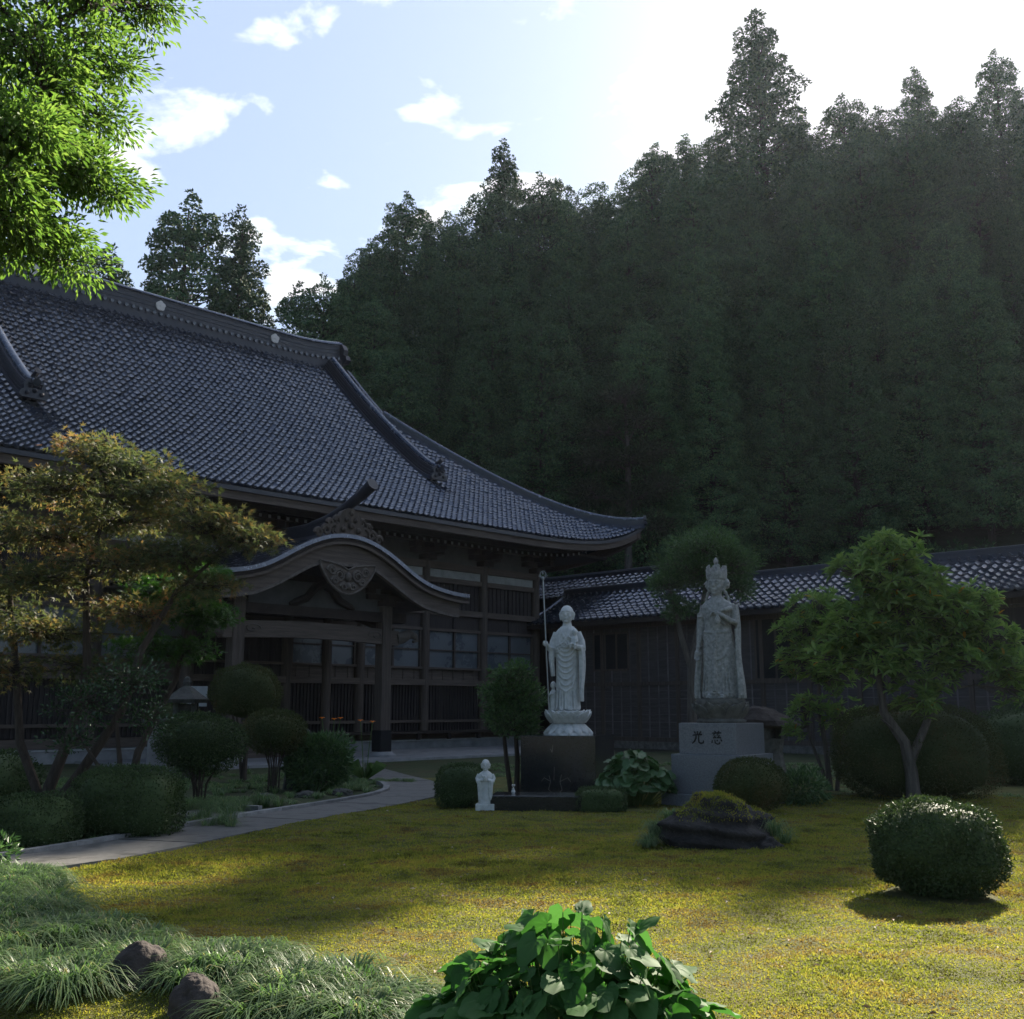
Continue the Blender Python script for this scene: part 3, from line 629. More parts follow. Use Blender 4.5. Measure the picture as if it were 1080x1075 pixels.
for i in range(0, len(ss), 2): rings.append([(PCX+ss[i]*.97, y, zsm[i]-.30) for y in (Y0+.3, Y1)]+[(PCX+ss[i]*.97, y, zsm[i]-.36) for y in (Y1, Y0+.3)])
mb.loft(rings); mb.build('porch_soffit', M['wood'], hall)
# gable pendant: carved, two wings and a rounded drop
mb = MB(); half = [(0, .02), (.25, .14), (.6, .20), (1.02, .24), (1.0, .08), (.86, -.16), (.68, -.36), (.46, -.54), (.22, -.66), (0, -.70)]
ol = [(x, z) for x, z in half]+[(-x, z) for x, z in half[-2:0:-1]]
mb.poly([(PCX+x, Y0+.10, 5.58+z) for x, z in ol], (0, 1, 0), .12)
gp = mb.build('gable_pendant', M['wood_h'], hall)
mb = MB()
rr = random.Random(8)
for sg in (1, -1):
    for cx_, cz_, r0, tn in ((.62, 5.55, .16, 1.6), (.33, 5.42, .20, 1.8), (.50, 5.26, .13, 1.5), (.17, 5.10, .13, 1.6)):
        pts = []
        for k in range(22):
            a = k/21*tn*2*math.pi; r = r0*(1-.75*k/21); pts.append((PCX+sg*(cx_+r*math.cos(a)), Y0+.075-.05*k/21, cz_+r*math.sin(a)))
        mb.tube(pts, [.045*(1-.5*k/21) for k in range(22)], 6)
    mb.tube([(PCX+sg*x, Y0+.09, 5.58+z) for x, z in half], .035, 6)
mb.ell((PCX, Y0+.09, 5.40), (.12, .10, .14)); mb.ell((PCX, Y0+.08, 5.12), (.09, .10, .12))
mb.build('carving', M['wood_carved'], gp, smooth=True)
# porch ridge, end tile and upturned finial
mb = MB(); p = [((PCX, y, 6.68+.05*max(0, -y)), (1, 0, 0), (0, 0, 1)) for y in np.linspace(Y0+.15, Y1, 14)]
mb.sweep(p, [(-.42, -.06), (.42, -.06), (.3, .10), (.22, .10), (.22, .42), (-.22, .42), (-.22, .10), (-.3, .10)]); mb.tube([Vector(a)+Vector((0, 0, .46)) for a, b, c in p], .12, 10); mb.build('porch_ridge', M['tile_dark'], hall)
mb = MB(); onigawara(mb, (PCX, Y0+.12, 6.62), (0, -1, 0), .95)
for sg in (1, -1):
    for k, (x, z, r) in enumerate(((.55, 6.75, .2), (.85, 6.72, .16), (1.12, 6.62, .13), (.45, 7.05, .14), (.72, 6.95, .12))):
        pts = [(PCX+sg*(x+r*(1-.7*j/14)*math.cos(j*.55)), Y0+.08, z+r*(1-.7*j/14)*math.sin(j*.55)) for j in range(15)]; mb.tube(pts, [.075*(1-.5*j/14) for j in range(15)], 6)
oni = mb.build('porch_end_tile', M['wood_v'], hall, smooth=True)
mb = MB(); mb.tube([(PCX, .9, 7.12), (PCX, -.2, 7.28), (PCX, -1.0, 7.50), (PCX, -1.9, 7.85), (PCX, -2.35, 8.08)], [.14, .14, .15, .17, .19], 12); mb.build('finial', M['tile_dark'], hall, smooth=True)
# porch timbering
for x in (-5.4, 0.):
    mb = MB(); mb.box(x-.19, x+.19, -.19, .19, .85, 4.75, bev=.03); pl = mb.build('porch_pillar', M['wood_v'], hall)
    mb = MB(); mb.box(x-.225, x+.225, -.225, .225, .15, .87, bev=.03); mb.build('metal_shoe', M['black'], pl)
    mb = MB(); mb.lathe([(0, -.05), (.46, -.05), (.46, .05), (.40, .09), (.34, .15), (0, .15)], 24, (x, 0, .06)); mb.build('pillar_stone', M['concrete'], pl, smooth=True)
    mb = MB(); mb.box(x-.27, x+.27, -.27, .27, 4.75, 4.93); mb.box(x-.75, x+.75, -.10, .10, 4.95, 5.12)
    for dx in (-.62, 0, .62): mb.box(x+dx-.15, x+dx+.15, -.15, .15, 5.14, 5.30)
    mb.build('porch_bracket', M['wood'], hall)
mb = MB(); path = []
for k in range(25):
    x = -5.9+6.4*k/24; c = .10*math.sin(math.pi*(x+5.9)/6.4); path.append(((x, 0, 3.75+c), (0, 1, 0), (0, 0, 1)))
mb.sweep(path, lambda i: sec_rect(-.14, .14, -.24, .24)); bm_ = mb.build('rainbow_beam', M['wood_h'], hall)
for sg, xx in ((1, .45), (-1, -5.85)):      # carved noses of the beam
    mb = MB()
    mb.tube([(xx, 0, 3.75), (xx+sg*.3, 0, 3.80), (xx+sg*.62, 0, 3.92), (xx+sg*.86, 0, 3.86), (xx+sg*.92, 0, 3.72), (xx+sg*.78, 0, 3.68)], [.22, .20, .15, .11, .08, .05], 10)
    pts = [(xx-sg*(.9+.3*(1-j/16)*math.cos(j*.5)), -.155, 3.8+.16*(1-j/16)*math.sin(j*.5)) for j in range(17)]; cv = MB(); cv.tube(pts, .02, 5); cv.build('beam_carving', M['wood_carved'], bm_, smooth=True); mb.build('carved_nose', M['wood_carved'], bm_, smooth=True)
mb = MB(); mb.box(-6.2, .8, -.13, .13, 4.25, 4.55); mb.box(-6.4, 1.0, -.1, .1, 5.3, 5.5); mb.box(-5.4, 0, .10, .16, 4.55, 5.3); mb.build('upper_beam', M['wood'], hall)
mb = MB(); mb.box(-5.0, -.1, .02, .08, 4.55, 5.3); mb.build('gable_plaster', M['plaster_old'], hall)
mb = MB()
for sg in (1, -1): mb.tube([(PCX, -.05, 5.28), (PCX+sg*.3, -.05, 5.15), (PCX+sg*.6, -.05, 4.82), (PCX+sg*1.0, -.05, 4.66), (PCX+sg*1.2, -.05, 4.6)], [.16, .15, .13, .12, .05], 8)
mb.build('frog_leg_strut', M['wood'], hall, smooth=True)
for x in (-5.4, 0.):
    mb = MB(); mb.tube([(x, .1, 4.1), (x, 1.5, 4.55), (x, 3, 4.75), (x, 4.5, 4.8)], .17, 8); mb.build('tie_beam', M['wood'], hall)
for x in (-4.9, -3.3, .45):
    mb = MB(); mb.tube([(x, 3.6, .4), (x, 3.6, 4.9)], .16, 12); mb.build('inner_post', M['wood_v'], hall, smooth=True)
mb = MB()
for i in range(3): mb.box(-4.9, .0, 1.8+i*.5, 4.0, .06+i*.17, .06+(i+1)*.17-.004)
mb.build('steps', M['wood_h'], hall)

# ------------------------------------------------------------------ wing to the right
wing = empty('side_wing', (Ou[0], Ou[1], 0), TR, label='long low boarded wing with a small tiled roof at the right end of the temple', cat='building')
WX, WE, WRX, WZE, WZR = 12.6, 11.55, 14.55, 5.02, 6.5; WY0, WY1 = 4.9, -27.
def Sw(X, T): return np.stack([WE+T, -X, WZE+(WZR-WZE)/(WRX-WE)*T-.10*np.sin(np.pi*T/3.0)], -1)
tile_grid('roof_tiles', lambda X, T: (Sw(X, T), fd_normals(Sw, X, T)), (-WY0, -WY1), WRX-WE, M['tile'], wing, px=.33, pt=.33, hump=.08, step=.06)
def Sw2(X, T): return np.stack([2*WRX-WE-T, -X, WZE+(WZR-WZE)/(WRX-WE)*T-.10*np.sin(np.pi*T/3.0)], -1)
tile_grid('rear_roof_tiles', lambda X, T: (Sw2(X, T), fd_normals(Sw2, X, T, -1)), (-WY0, -WY1), WRX-WE, M['tile'], wing, px=.66, pt=.66, ns=4)
mb = MB(); p = [((WRX, y, WZR), (1, 0, 0), (0, 0, 1)) for y in np.linspace(WY0+.1, WY1, 20)]
mb.sweep(p, [(-.2, -.1), (.2, -.1), (.15, .08), (.12, .08), (.12, .2), (-.12, .2), (-.12, .08), (-.15, .08)]); mb.tube([Vector(a)+Vector((0, 0, .22)) for a, b, c in p], .09, 8)
for y in np.arange(WY1, WY0, .33): mb.tube([(WRX-.26, y, WZR-.02), (WRX-.16, y, WZR+.0)], .06, 8)
mb.build('ridge', M['tile_dark'], wing, smooth=True)
mb = MB(); mb.box(WE-.02, WE+.1, WY1, WY0, WZE-.2, WZE-.03); mb.build('eave_fascia', M['wood'], wing)
mb = MB(); mb.add([(WE+.1, WY1, WZE-.12), (WE+.1, WY0, WZE-.12), (WX+.1, WY0, WZE+.30), (WX+.1, WY1, WZE+.30)], [(0, 1, 2, 3)]); mb.build('soffit', M['board'], wing)
mb = MB()
for sgx in (1,): mb.tube([(WE-.03, WY0+.02, WZE+.06), (WE+1.5, WY0+.02, WZE+.66), (WRX, WY0+.02, WZR+.06)], .11, 8)
mb.build('verge_tiles', M['tile'], wing, smooth=True)
mb = MB(); mb.box(WX+.05, WX+3.9, WY1+.3, WY0-.6, .25, WZE+.2); mb.build('wall', M['wing_board'], wing)
mb = MB(); mb.poly([(WX+.05, WY0-.62, WZE+.2), (WX+3.9, WY0-.62, WZE+.2), (WRX, WY0-.62, WZR-.15)], (0, -1, 0), .1); mb.build('gable_wall', M['plaster_old'], wing)
mb = MB(); mb.box(WX-.1, WX+4, WY1, WY0-.5, -.05, .25); mb.build('footing', M['dark_stone'], wing)
mb = MB()
for y in np.arange(WY1+.4, WY0-.5, 1.86): mb.box(WX-.06, WX+.06, y-.07, y+.07, .25, WZE+.15)
mb.box(WX-.05, WX+.04, WY1+.3, WY0-.6, 2.42, 2.56); mb.box(WX-.07, WX+.04, WY1+.3, WY0-.6, .26, .42); mb.box(WX-.07, WX+.04, WY1+.3, WY0-.6, 4.72, 4.9)
mb.build('frame', M['wood_v'], wing)
mb = MB()
for y in np.arange(WY1+.4, WY0-.5, .465): mb.box(WX+.005, WX+.03, y-.024, y+.024, .42, WZE)
for z in np.arange(.7, 2.4, .3): mb.box(WX+.0, WX+.022, WY1+.3, WY0-.6, z-.008, z+.008)
mb.build('wall_battens', M['batten'], wing)
for (ya, yb, z0, z1, pan) in ((-.05, 1.75, 3.1, 4.5, 0), (-8.4, -5.9, 2.6, 4.75, 0), (-11.9, -9.1, 2.6, 4.6, 1), (-15.6, -12.8, 2.6, 4.6, 1), (-19.5, -16.5, 2.6, 4.6, 1)):
    f = MB(); f.box(WX-.04, WX+.02, ya, yb, z0-.08, z0); f.box(WX-.04, WX+.02, ya, yb, z1, z1+.08)
    for y in np.linspace(ya, yb, 4): f.box(WX-.035, WX+.02, y-.04, y+.04, z0, z1)
    wf = f.build('window', M['wood_v'], wing); mb = MB(); mb.box(WX-.012, WX-.004, ya, yb, z0, z1); mb.build('pane', M['black'] if not pan else M['board'], wf)
# building behind, its roof just showing between hall and wing
rh = empty('rear_building', (Ou[0], Ou[1], 0), TR, label='small tiled building whose roof shows in the gap behind the hall and the wing', cat='building')
def Sr(X, T): return np.stack([15.2+T, -X, 6.5+.55*T], -1)
tile_grid('roof_tiles', lambda X, T: (Sr(X, T), fd_normals(Sr, X, T)), (-9.5, 1.2), 2.0, M['tile'], rh, px=.33, pt=.33)
mb = MB(); mb.box(15.9, 19.5, -.9, 9.2, 0, 6.7); mb.build('wall', M['board'], rh)
mb = MB(); mb.tube([(17.2, 9.6, 7.75), (17.2, -1.2, 7.75)], .12, 8); mb.box(17.05, 17.35, -1.2, 9.5, 7.5, 7.72); mb.build('ridge', M['tile_dark'], rh)
mb = MB(); mb.add([(17.2, -1.2, 7.6), (17.2, 9.5, 7.6), (20, 9.5, 6.3), (20, -1.2, 6.3)], [(0, 1, 2, 3)]); mb.build('rear_roof', M['tile_dark'], rh)

# added haze standing in for lens glare: one closed box round the whole place
mb = MB(); mb.box(-190, 210, -70, 200, -1.2, 60); tag(mb.build('haze', glare_haze_mat(GLARE_HAZE)), kind='stuff', label='pale haze added over the whole garden to stand in for lens glare', cat='haze')
# ------------------------------------------------------------------ cedar forest on the hill
def cedar_proto(seed, H=26., Rb=3.9, bare=.08, pw=.5, nl=170, gap=1.22, puff=1.0, leaf=.20, lw=.11, inner=4500):
    """sugi: a tall crown built up of rounded puffs of foliage, the outline broken by longer boughs"""
    r = np.random.default_rng(seed); mb = MB(); cs = []
    mb.tube([(0, 0, -1.5), (0, 0, H*.3), (.08, .05, H*.7), (0, 0, H*.965)], [.36, .27, .13, .03], 8)
    z = H*bare; lm = r.uniform(0, 6.28, 8)
    while z < H*.97:
        f = (z/H-bare)/(1-bare); rad = Rb*((1-f)**pw)*(.72+.28*min(1, f*7))+.18; pf = puff*(.62+.38*(1-f)**.6)
        nb = max(2, int(2*math.pi*rad/(1.55*pf*gap))); a0 = r.uniform(0, 6.28)
        for k in range(nb):
            a = a0+2*math.pi*k/nb+r.normal()*.22; l = rad*(1+.13*math.sin(2*a+lm[0]+z*.35)+.12*math.sin(3*a+lm[1]-z*.6)+r.normal()*.12)
            if r.random() < .08: l *= 1.22
            c = np.array([math.cos(a)*l*.86, math.sin(a)*l*.86, z+r.normal()*.30]); cs.append((c, pf*r.uniform(.7, 1.2), a))
            mb.tube([(0, 0, c[2]-.5), (c[0]*.5, c[1]*.5, c[2]-.45), tuple(c)], [.05*(1-f)+.02, .03, .012], 4, cap=False)
        z += pf*.92*gap*r.uniform(.85, 1.15)
    for q, s_ in ((H*.965, .42), (H*.985, .3), (H*1.0, .18)): cs.append((np.array([r.normal()*.1, r.normal()*.1, q]), s_, 0.))
    Ps, Ds, Ns = [], [], []
    for c, s_, a in cs:
        n = int(nl*(s_/puff)**1.4)+14; d = rdir(n, r); o = np.array([math.cos(a), math.sin(a), .9]); d = d+o*.55*(1 if s_ > .45 else 0); d /= np.linalg.norm(d, axis=1, keepdims=True)
        lump = 1+.22*np.sin(d @ (r.normal(size=3)*4)+r.uniform(0, 6)); Ps.append(c+d*s_*np.array([1, 1, .66])*lump[:, None]*r.uniform(.82, 1.0, (n, 1))); t_ = np.cross(d, rdir(n, r)); Ds.append(t_+d*.35); nn_ = d+r.normal(size=d.shape)*.32; Ns.append(nn_)
    if inner:
        zz = H*(bare+(.93-bare)*r.random(inner)**1.15); ff = (zz/H-bare)/(1-bare); rr__ = Rb*((1-ff)**pw)*.62*np.sqrt(r.random(inner)); aa = r.uniform(0, 6.28, inner); Ps.append(np.stack([np.cos(aa)*rr__, np.sin(aa)*rr__, zz], 1)); Ds.append(rdir(inner, r)); Ns.append(rdir(inner, r))
    P = np.concatenate(Ps); D = np.concatenate(Ds); n = len(P); big = np.ones(n)
    if inner: big[-inner:] = 1.9
    V, F = leaves_n(P, D, np.concatenate(Ns), leaf*r.uniform(.7, 1.3, n)*big, lw*r.uniform(.7, 1.3, n)*big, T_BLADE)
    return mb, V, F
PROT = []
for i, kw in enumerate((dict(H=26, Rb=4.1, pw=.5), dict(H=25, Rb=4.5, pw=.42), dict(H=27, Rb=3.9, pw=.85, gap=1.22, puff=.74, inner=2200), dict(H=24, Rb=3.5, pw=.55, gap=1.28, puff=.72, inner=1300), dict(H=26, Rb=3.0, pw=.8, gap=1.25, puff=.68, inner=1200))):
    mb, V, F = cedar_proto(50+i, **kw); PROT.append((mb, V, F, kw['H']))
_first = {}
def cedar(k, x, y, top, label, group=None, sxy=1.):
    mb, V, F, Hh = PROT[k]; base = float(hillz(x, y))-.1; s = (top-base)/Hh
    if k not in _first:
        root = empty('cedar_tree'); mb.build('trunk', M['cedar_bark'], root, smooth=True); np_mesh('crown', V, F, M['cedar'], root); _first[k] = root
        e = root
    else:
        src = _first[k]; e = src.copy(); link(e)
        for ch in list(src.children): c_ = ch.copy(); link(c_, e)
        for key in ('group',): 
            if key in e: del e[key]
    e.location = (x, y, base); e.rotation_euler = (0, 0, random.uniform(0, 6.28)); e.scale = (s*sxy, s*sxy, s)
    tag(e, label=label, cat='tree', group=group); return e
sky_trees = [
 (3, -21.3, 66, 35.0, 'bushy topped cedar standing tallest behind the ridge at the left of the photo'),
 (2, -17.7, 66, 33.9, 'slim pointed cedar just right of the tallest one behind the temple ridge'),
 (3, -13.7, 66, 28.6, 'small loose crowned cedar in the gap of sky above the right end of the ridge'),
 (4, -23.6, 67, 30.2, 'thin cedar half hidden by the bright green leaves behind the ridge'),
 (2, -26.1, 66, 31.2, 'cedar showing beneath the overhanging bright green branches behind the ridge'),
 (4, -11.6, 71, 31.5, 'low sparse cedar at the left foot of the forest skyline'),
 (3, -9.7, 72, 34.6, 'ragged cedar on the left shoulder of the forest skyline'),
 (3, -7.6, 72, 38.0, 'round headed cedar with sky showing through it on the left part of the forest skyline'),
 (0, -4.6, 72, 36.6, 'cedar filling the dip left of the slender spire of the forest skyline'),
 (4, -.6, 72, 42.0, 'slender spired cedar standing above the dense forest over the statue with the staff'),
 (1, 3.2, 72, 38.6, 'broad dense cedar right of the slender spire on the skyline'),
 (1, 6.6, 73, 39.2, 'broad flat topped cedar on the middle of the skyline'),
 (3, 10.4, 72, 41.7, 'left one of two close cedars beside the tallest tree'),
 (4, 12.6, 72, 42.4, 'right one of two close cedars beside the tallest tree'),
 (2, 18.2, 72, 52.3, 'tallest cedar of the forest with a long pointed open crown'),
 (1, 15.6, 75, 44.5, 'cedar pressed against the left side of the tallest tree'),
 (1, 21.4, 73, 44.0, 'dense cedar just right of the tallest tree'),
 (3, 24.2, 72, 45.6, 'open crowned cedar between the tallest tree and the two bright spires at the right'),
 (0, 26.8, 72, 44.8, 'dense cedar left of the spire near the sun'),
 (4, 29.7, 72, 47.8, 'narrow spired cedar standing against the glare of the sun'),
 (1, 32.3, 73, 45.2, 'full cedar between the two spires near the sun'),
 (3, 35.6, 72, 49.2, 'wide crowned cedar under the sun in the upper right corner')]
for k, x, y, top, lab in sky_trees: cedar(k, x, y, top, lab, sxy=1.3 if 'tallest cedar of the forest' in lab else .85 if x > 35 else 1.1)
rr = random.Random(3)
GL = 'tall dark cedar packed into the forest mass below the skyline behind the temple'
for row, (Y, t0, sx) in enumerate(((57.5, 21.5, .10), (61.5, 26.5, .16), (65.5, 31.5, .2), (69.5, 34.5, .24))):
    x = -12.5+row*.9 if row else -9.5
    while x < 44:
        top = t0+sx*(x+8)+rr.uniform(-1.8, 1.6)
        if x > 36.5: top = min(top, 39.)  # unseen cedars kept low to let sun onto the right garden tree
        if row == 0 and abs(x-6) < 1.7: x += 2.4; continue
        cedar(rr.choice((0, 1, 2, 0, 1)), x+rr.uniform(-.5, .5), Y+rr.uniform(-1, 1), top, GL, 'dark cedars packed on the hillside')
        x += rr.uniform(3.3, 4.3)
for x, y, top in ((39.4, 73, 42.5), (41, 74, 49), (44.4, 72, 49), (47, 72, 46), (48, 71, 43.5), (52, 70, 44.5), (58, 70, 46), (47, 62, 37), (52, 60, 37), (58, 64, 40), (-30, 68, 33), (-34, 66, 31), (-39, 66, 31)):  # unseen right-hand cedars: heights shape the lawn shade, the slim one added for it
    cedar(4 if (x, y) == (41, 74) else rr.choice((0, 1, 2)), x, y, top, GL if x > 0 else 'dark cedar beyond the left edge of the view behind the temple ridge', 'dark cedars packed on the hillside' if x > 0 else 'cedars beyond the left end of the ridge')

# ------------------------------------------------------------------ shrubs and garden trees
def shell(n, rx, ry, rz, r, p=2.3, lump=.06, depth=.12, zmin=-1.):
    D = rdir(int(n*1.5), r); D = D[D[:, 2] > zmin][:n]; n = len(D)
    e = (np.abs(D)**p).sum(1)**(-1/p); ph = r.uniform(0, 6.28, 12); K = r.normal(size=(12, 3))*3.2
    l = 1+lump*np.sin(D @ K.T+ph).sum(1)/3.4
    sc_ = e*l
    base = D*sc_[:, None]; dep = 1-depth*r.random(n)**1.5+np.where(r.random(n) < .10, r.random(n)*.075, 0)+.025*np.sin(D @ K[::-1].T*2.2+ph).sum(1)/3
    return base*np.array([rx, ry, rz])*dep[:, None], D/np.array([rx, ry, rz])*max(rx, ry, rz), (K, ph)
def bush(label, cat, x, y, rx, ry, rz, zc, mat, n, leaf, lw, tmpl=T_FOLD, seed=1, stems=0, z0=0., p=2.3, lump=.05, out=.55, core=.86, depth=.12, name='clipped_bush', group=None, stem_top=None, smat='bark', zmin=-1., stem_r=.014):
    r = np.random.default_rng(seed); root = empty(name, (x, y, z0), label=label, cat=cat, group=group)
    P, Nn, (K, ph) = shell(n, rx, ry, rz, r, p, lump, depth, zmin); P = P+np.array([0, 0, zc-z0]); Nn /= np.linalg.norm(Nn, axis=1, keepdims=True)
    D = Nn*out+rdir(len(P), r)*.75+np.array([0, 0, .12])
    V, F = leaves(P, D, leaf*r.uniform(.7, 1.25, len(P)), lw*r.uniform(.75, 1.2, len(P)), tmpl, roll=r.uniform(0, 6.28, len(P)))
    parts = [(V, F)]
    if core:
        m_, k_ = 14, 24; U = np.array([[math.cos(a)*math.cos(b), math.sin(a)*math.cos(b), math.sin(b)] for b in np.linspace(-1.55, 1.55, m_) for a in np.linspace(0, 2*math.pi, k_, endpoint=False)])
        e = (np.abs(U)**p).sum(1)**(-1/p)*(1+lump*np.sin(U @ K.T+ph).sum(1)/3.4); Vc = U*e[:, None]*np.array([rx, ry, rz])*core+np.array([0, 0, zc-z0])
        Fc = np.array([[i*k_+j, i*k_+(j+1) % k_, (i+1)*k_+(j+1) % k_, (i+1)*k_+j] for i in range(m_-1) for j in range(k_)]); parts.append((Vc, Fc))
    V, F = join(parts); fol_mesh('foliage', V, F, M[mat], root)
    if stems:
        mb = MB(); rs = random.Random(seed); top = (stem_top or zc)-z0
        for s in range(stems):
            a = 6.28*s/stems+rs.uniform(-.4, .4); q = rs.uniform(.2, .9); b0 = rs.uniform(0, .12)
            mb.tube([(b0*math.cos(a), b0*math.sin(a), -.05), (rx*.3*q*math.cos(a+.3), ry*.3*q*math.sin(a+.3), top*.4), (rx*.85*q*math.cos(a), ry*.85*q*math.sin(a), top)], [stem_r*1.3, stem_r, stem_r*.7], 6)
        mb.build('stems', M[smat], root, smooth=True)
    return root
def leafcloud(pads, mat_t, leaf, lw, tmpl, r, per=26, rc=.16, droop=0., upn=.25):
    """pads: (x,y,z, rx,ry,rz, clusters)"""
    Ps, Ds, cl = [], [], []
    for (x, y, z, a, b, c, n) in pads:
        q = rdir(n, r)*(r.random((n, 1))**.42); cc = q*np.array([a, b, c])+np.array([x, y, z]); cl.append(cc)
        k = np.repeat(cc, per, 0); d = rdir(n*per, r); off = d*np.array([1.25, 1.25, .7])*rc*(r.random((n*per, 1))**.5)
        Ps.append(k+off); out = np.repeat(q, per, 0)*np.array([1, 1, .6]); Ds.append(d*.8+out*.7+np.array([0, 0, upn-droop]))
    P = np.concatenate(Ps); D = np.concatenate(Ds); n = len(P)
    V, F = leaves(P, D, leaf*r.uniform(.65, 1.25, n), lw*r.uniform(.75, 1.2, n), tmpl, roll=r.normal(size=n)*.7)
    return V, F, cl
def limbs(mb, trunk, cl, r, rad=.05, twig=.008, seg=4):
    """trunk: list of (points, radii); every pad gets a limb from the nearest trunk point, every cluster a twig"""
    TP = []
    for pts, rads in trunk:
        mb.tube(pts, rads, 9)
        p = [Vector(q) for q in pts]
        for i in range(len(p)-1):
            for t in (0, .33, .66, 1): TP.append(p[i].lerp(p[i+1], t))
    for cc in cl:
        c = Vector(cc.mean(0)); lowest = min(q.z for q in TP); cand = [q for q in TP if q.z < c.z+.15] or TP
        b = min(cand, key=lambda q: (q-c).length); mid = b.lerp(c, .5)+Vector((r.normal()*.06, r.normal()*.06, .05*(c-b).length)); rr_ = min(rad, .03+.05*(c-b).length*.3)
        mb.tube([b, b.lerp(mid, .5)+Vector((0, 0, -.02)), mid, c], [rr_, rr_*.85, rr_*.65, rr_*.4], 6)
        sub = cc if len(cc) < 60 else cc[:: max(1, len(cc)//60)]
        for q in sub:
            q = Vector(q); s = mid.lerp(c, r.random()); m_ = s.lerp(q, .5)+Vector((r.normal()*.03, r.normal()*.03, -.02)); mb.tube([s, m_, q], [twig*1.6, twig*1.2, twig*.6], 4, cap=False)
def tree(name, label, base, trunk, pads, mat, leaf, lw, tmpl, seed, per=26, rc=.16, rad=.05, twig=.008, bark='bark', droop=0., cat='tree', upn=.25):
    r = np.random.default_rng(seed); root = empty(name, base, label=label, cat=cat); B = np.array(base)
    pads = [(p[0]-B[0], p[1]-B[1], p[2]-B[2], *p[3:]) for p in pads]
    trunk = [([tuple(np.array(q)-B) for q in pts], rads) for pts, rads in trunk]
    V, F, cl = leafcloud(pads, mat, leaf, lw, tmpl, r, per, rc, droop, upn)
    fol_mesh('crown', V, F, M[mat], root); mb = MB(); limbs(mb, trunk, cl, r, rad, twig); mb.build('trunk', M[bark], root, smooth=True); return root
# bronze maple at the left
tree('maple_tree', 'spreading Japanese maple with bronze and golden tips over a forked trunk at the left edge', (-6.45, 15.3, 0),
 [([(-6.45, 15.3, -.1), (-6.4, 15.3, .5), (-6.15, 15.35, 1.3), (-6.0, 15.3, 2.2), (-6.1, 15.3, 3.4), (-5.9, 15.4, 4.6)], [.12, .085, .07, .06, .045, .02]),
  ([(-6.4, 15.3, .1), (-5.95, 15.2, .7), (-5.45, 15.2, 1.5), (-5.2, 15.2, 2.4), (-4.8, 15.3, 3.2), (-4.2, 15.4, 3.8)], [.09, .07, .06, .05, .035, .02]),
  ([(-6.45, 15.3, .2), (-6.9, 15.4, 1.1), (-7.1, 15.5, 2.2), (-7.3, 15.5, 3.4)], [.07, .06, .05, .03])],
 [(-6.05, 15.2, 5.25, .55, .8, .17, 60), (-5.45, 15.3, 5.0, .60, .9, .18, 75), (-6.7, 15.4, 4.75, .8, 1.0, .22, 85), (-5.0, 15.1, 4.62, .65, .9, .17, 75), (-4.4, 15.3, 4.22, .65, .9, .18, 80), (-3.85, 15.3, 4.02, .5, .8, .17, 60),
  (-5.6, 15.6, 4.3, .7, 1.0, .17, 80), (-6.6, 15.3, 4.05, .8, 1.0, .2, 85), (-4.75, 15.0, 3.75, .65, .9, .18, 75), (-5.6, 15.0, 3.6, .8, 1., .2, 75), (-6.7, 15.0, 3.35, .8, 1, .2, 80), (-4.5, 15.5, 3.3, .55, .7, .17, 45),
  (-5.5, 15.5, 2.95, .7, .9, .2, 65), (-6.7, 15.6, 2.7, .75, 1, .2, 75), (-7.6, 15.5, 4.2, .7, 1, .3, 70), (-7.7, 15.4, 3.0, .7, 1, .3, 60), (-7.3, 15.3, 2.1, .7, .9, .25, 45), (-6.2, 15.6, 2.15, .6, .7, .2, 30)],
 'maple', .085, .085, T_STAR, 21, per=13, rc=.20, rad=.028, twig=.006, droop=.25, bark='bark')
tree('green_maple', 'small green leaved maple whose lower branches hang beside the left porch pillar', (-6.0, 17.2, 0),
 [([(-6.0, 17.2, -.1), (-5.85, 17.2, .9), (-5.3, 17.1, 2.0), (-5.1, 17.0, 3.0)], [.07, .06, .045, .03])],
 [(-4.85, 16.8, 3.55, .35, .5, .22, 40), (-4.75, 16.8, 3.0, .4, .5, .2, 40), (-5.2, 16.9, 3.15, .5, .6, .25, 45), (-5.05, 16.9, 2.45, .4, .5, .18, 30), (-5.8, 17, 2.5, .5, .5, .2, 30), (-5.7, 17, 3.4, .5, .5, .25, 30)],
 'gmaple', .095, .095, T_STAR, 22, per=18, rc=.16, rad=.03, twig=.006, droop=.25)
tree('camellia_tree', 'small shiny leaved evergreen catching white glints under the maple at the left', (-5.25, 14.6, 0),
 [([(-5.25, 14.6, -.1), (-5.2, 14.6, .45), (-5.2, 14.6, .9), (-5.3, 14.6, 1.5)], [.045, .04, .035, .02]), ([(-5.2, 14.6, .55), (-4.95, 14.6, .95), (-4.85, 14.6, 1.3)], [.03, .025, .015]), ([(-5.2, 14.6, .6), (-5.5, 14.6, .85), (-5.75, 14.6, 1.2)], [.03, .025, .015])],
 [(-5.15, 14.6, 1.95, .5, .5, .33, 65), (-5.7, 14.6, 1.65, .5, .5, .35, 55), (-4.85, 14.6, 1.45, .3, .4, .25, 30), (-5.9, 14.6, 1.15, .3, .3, .2, 20)],
 'camellia', .055, .028, T_OVAL, 23, per=16, rc=.13, rad=.02, twig=.004)
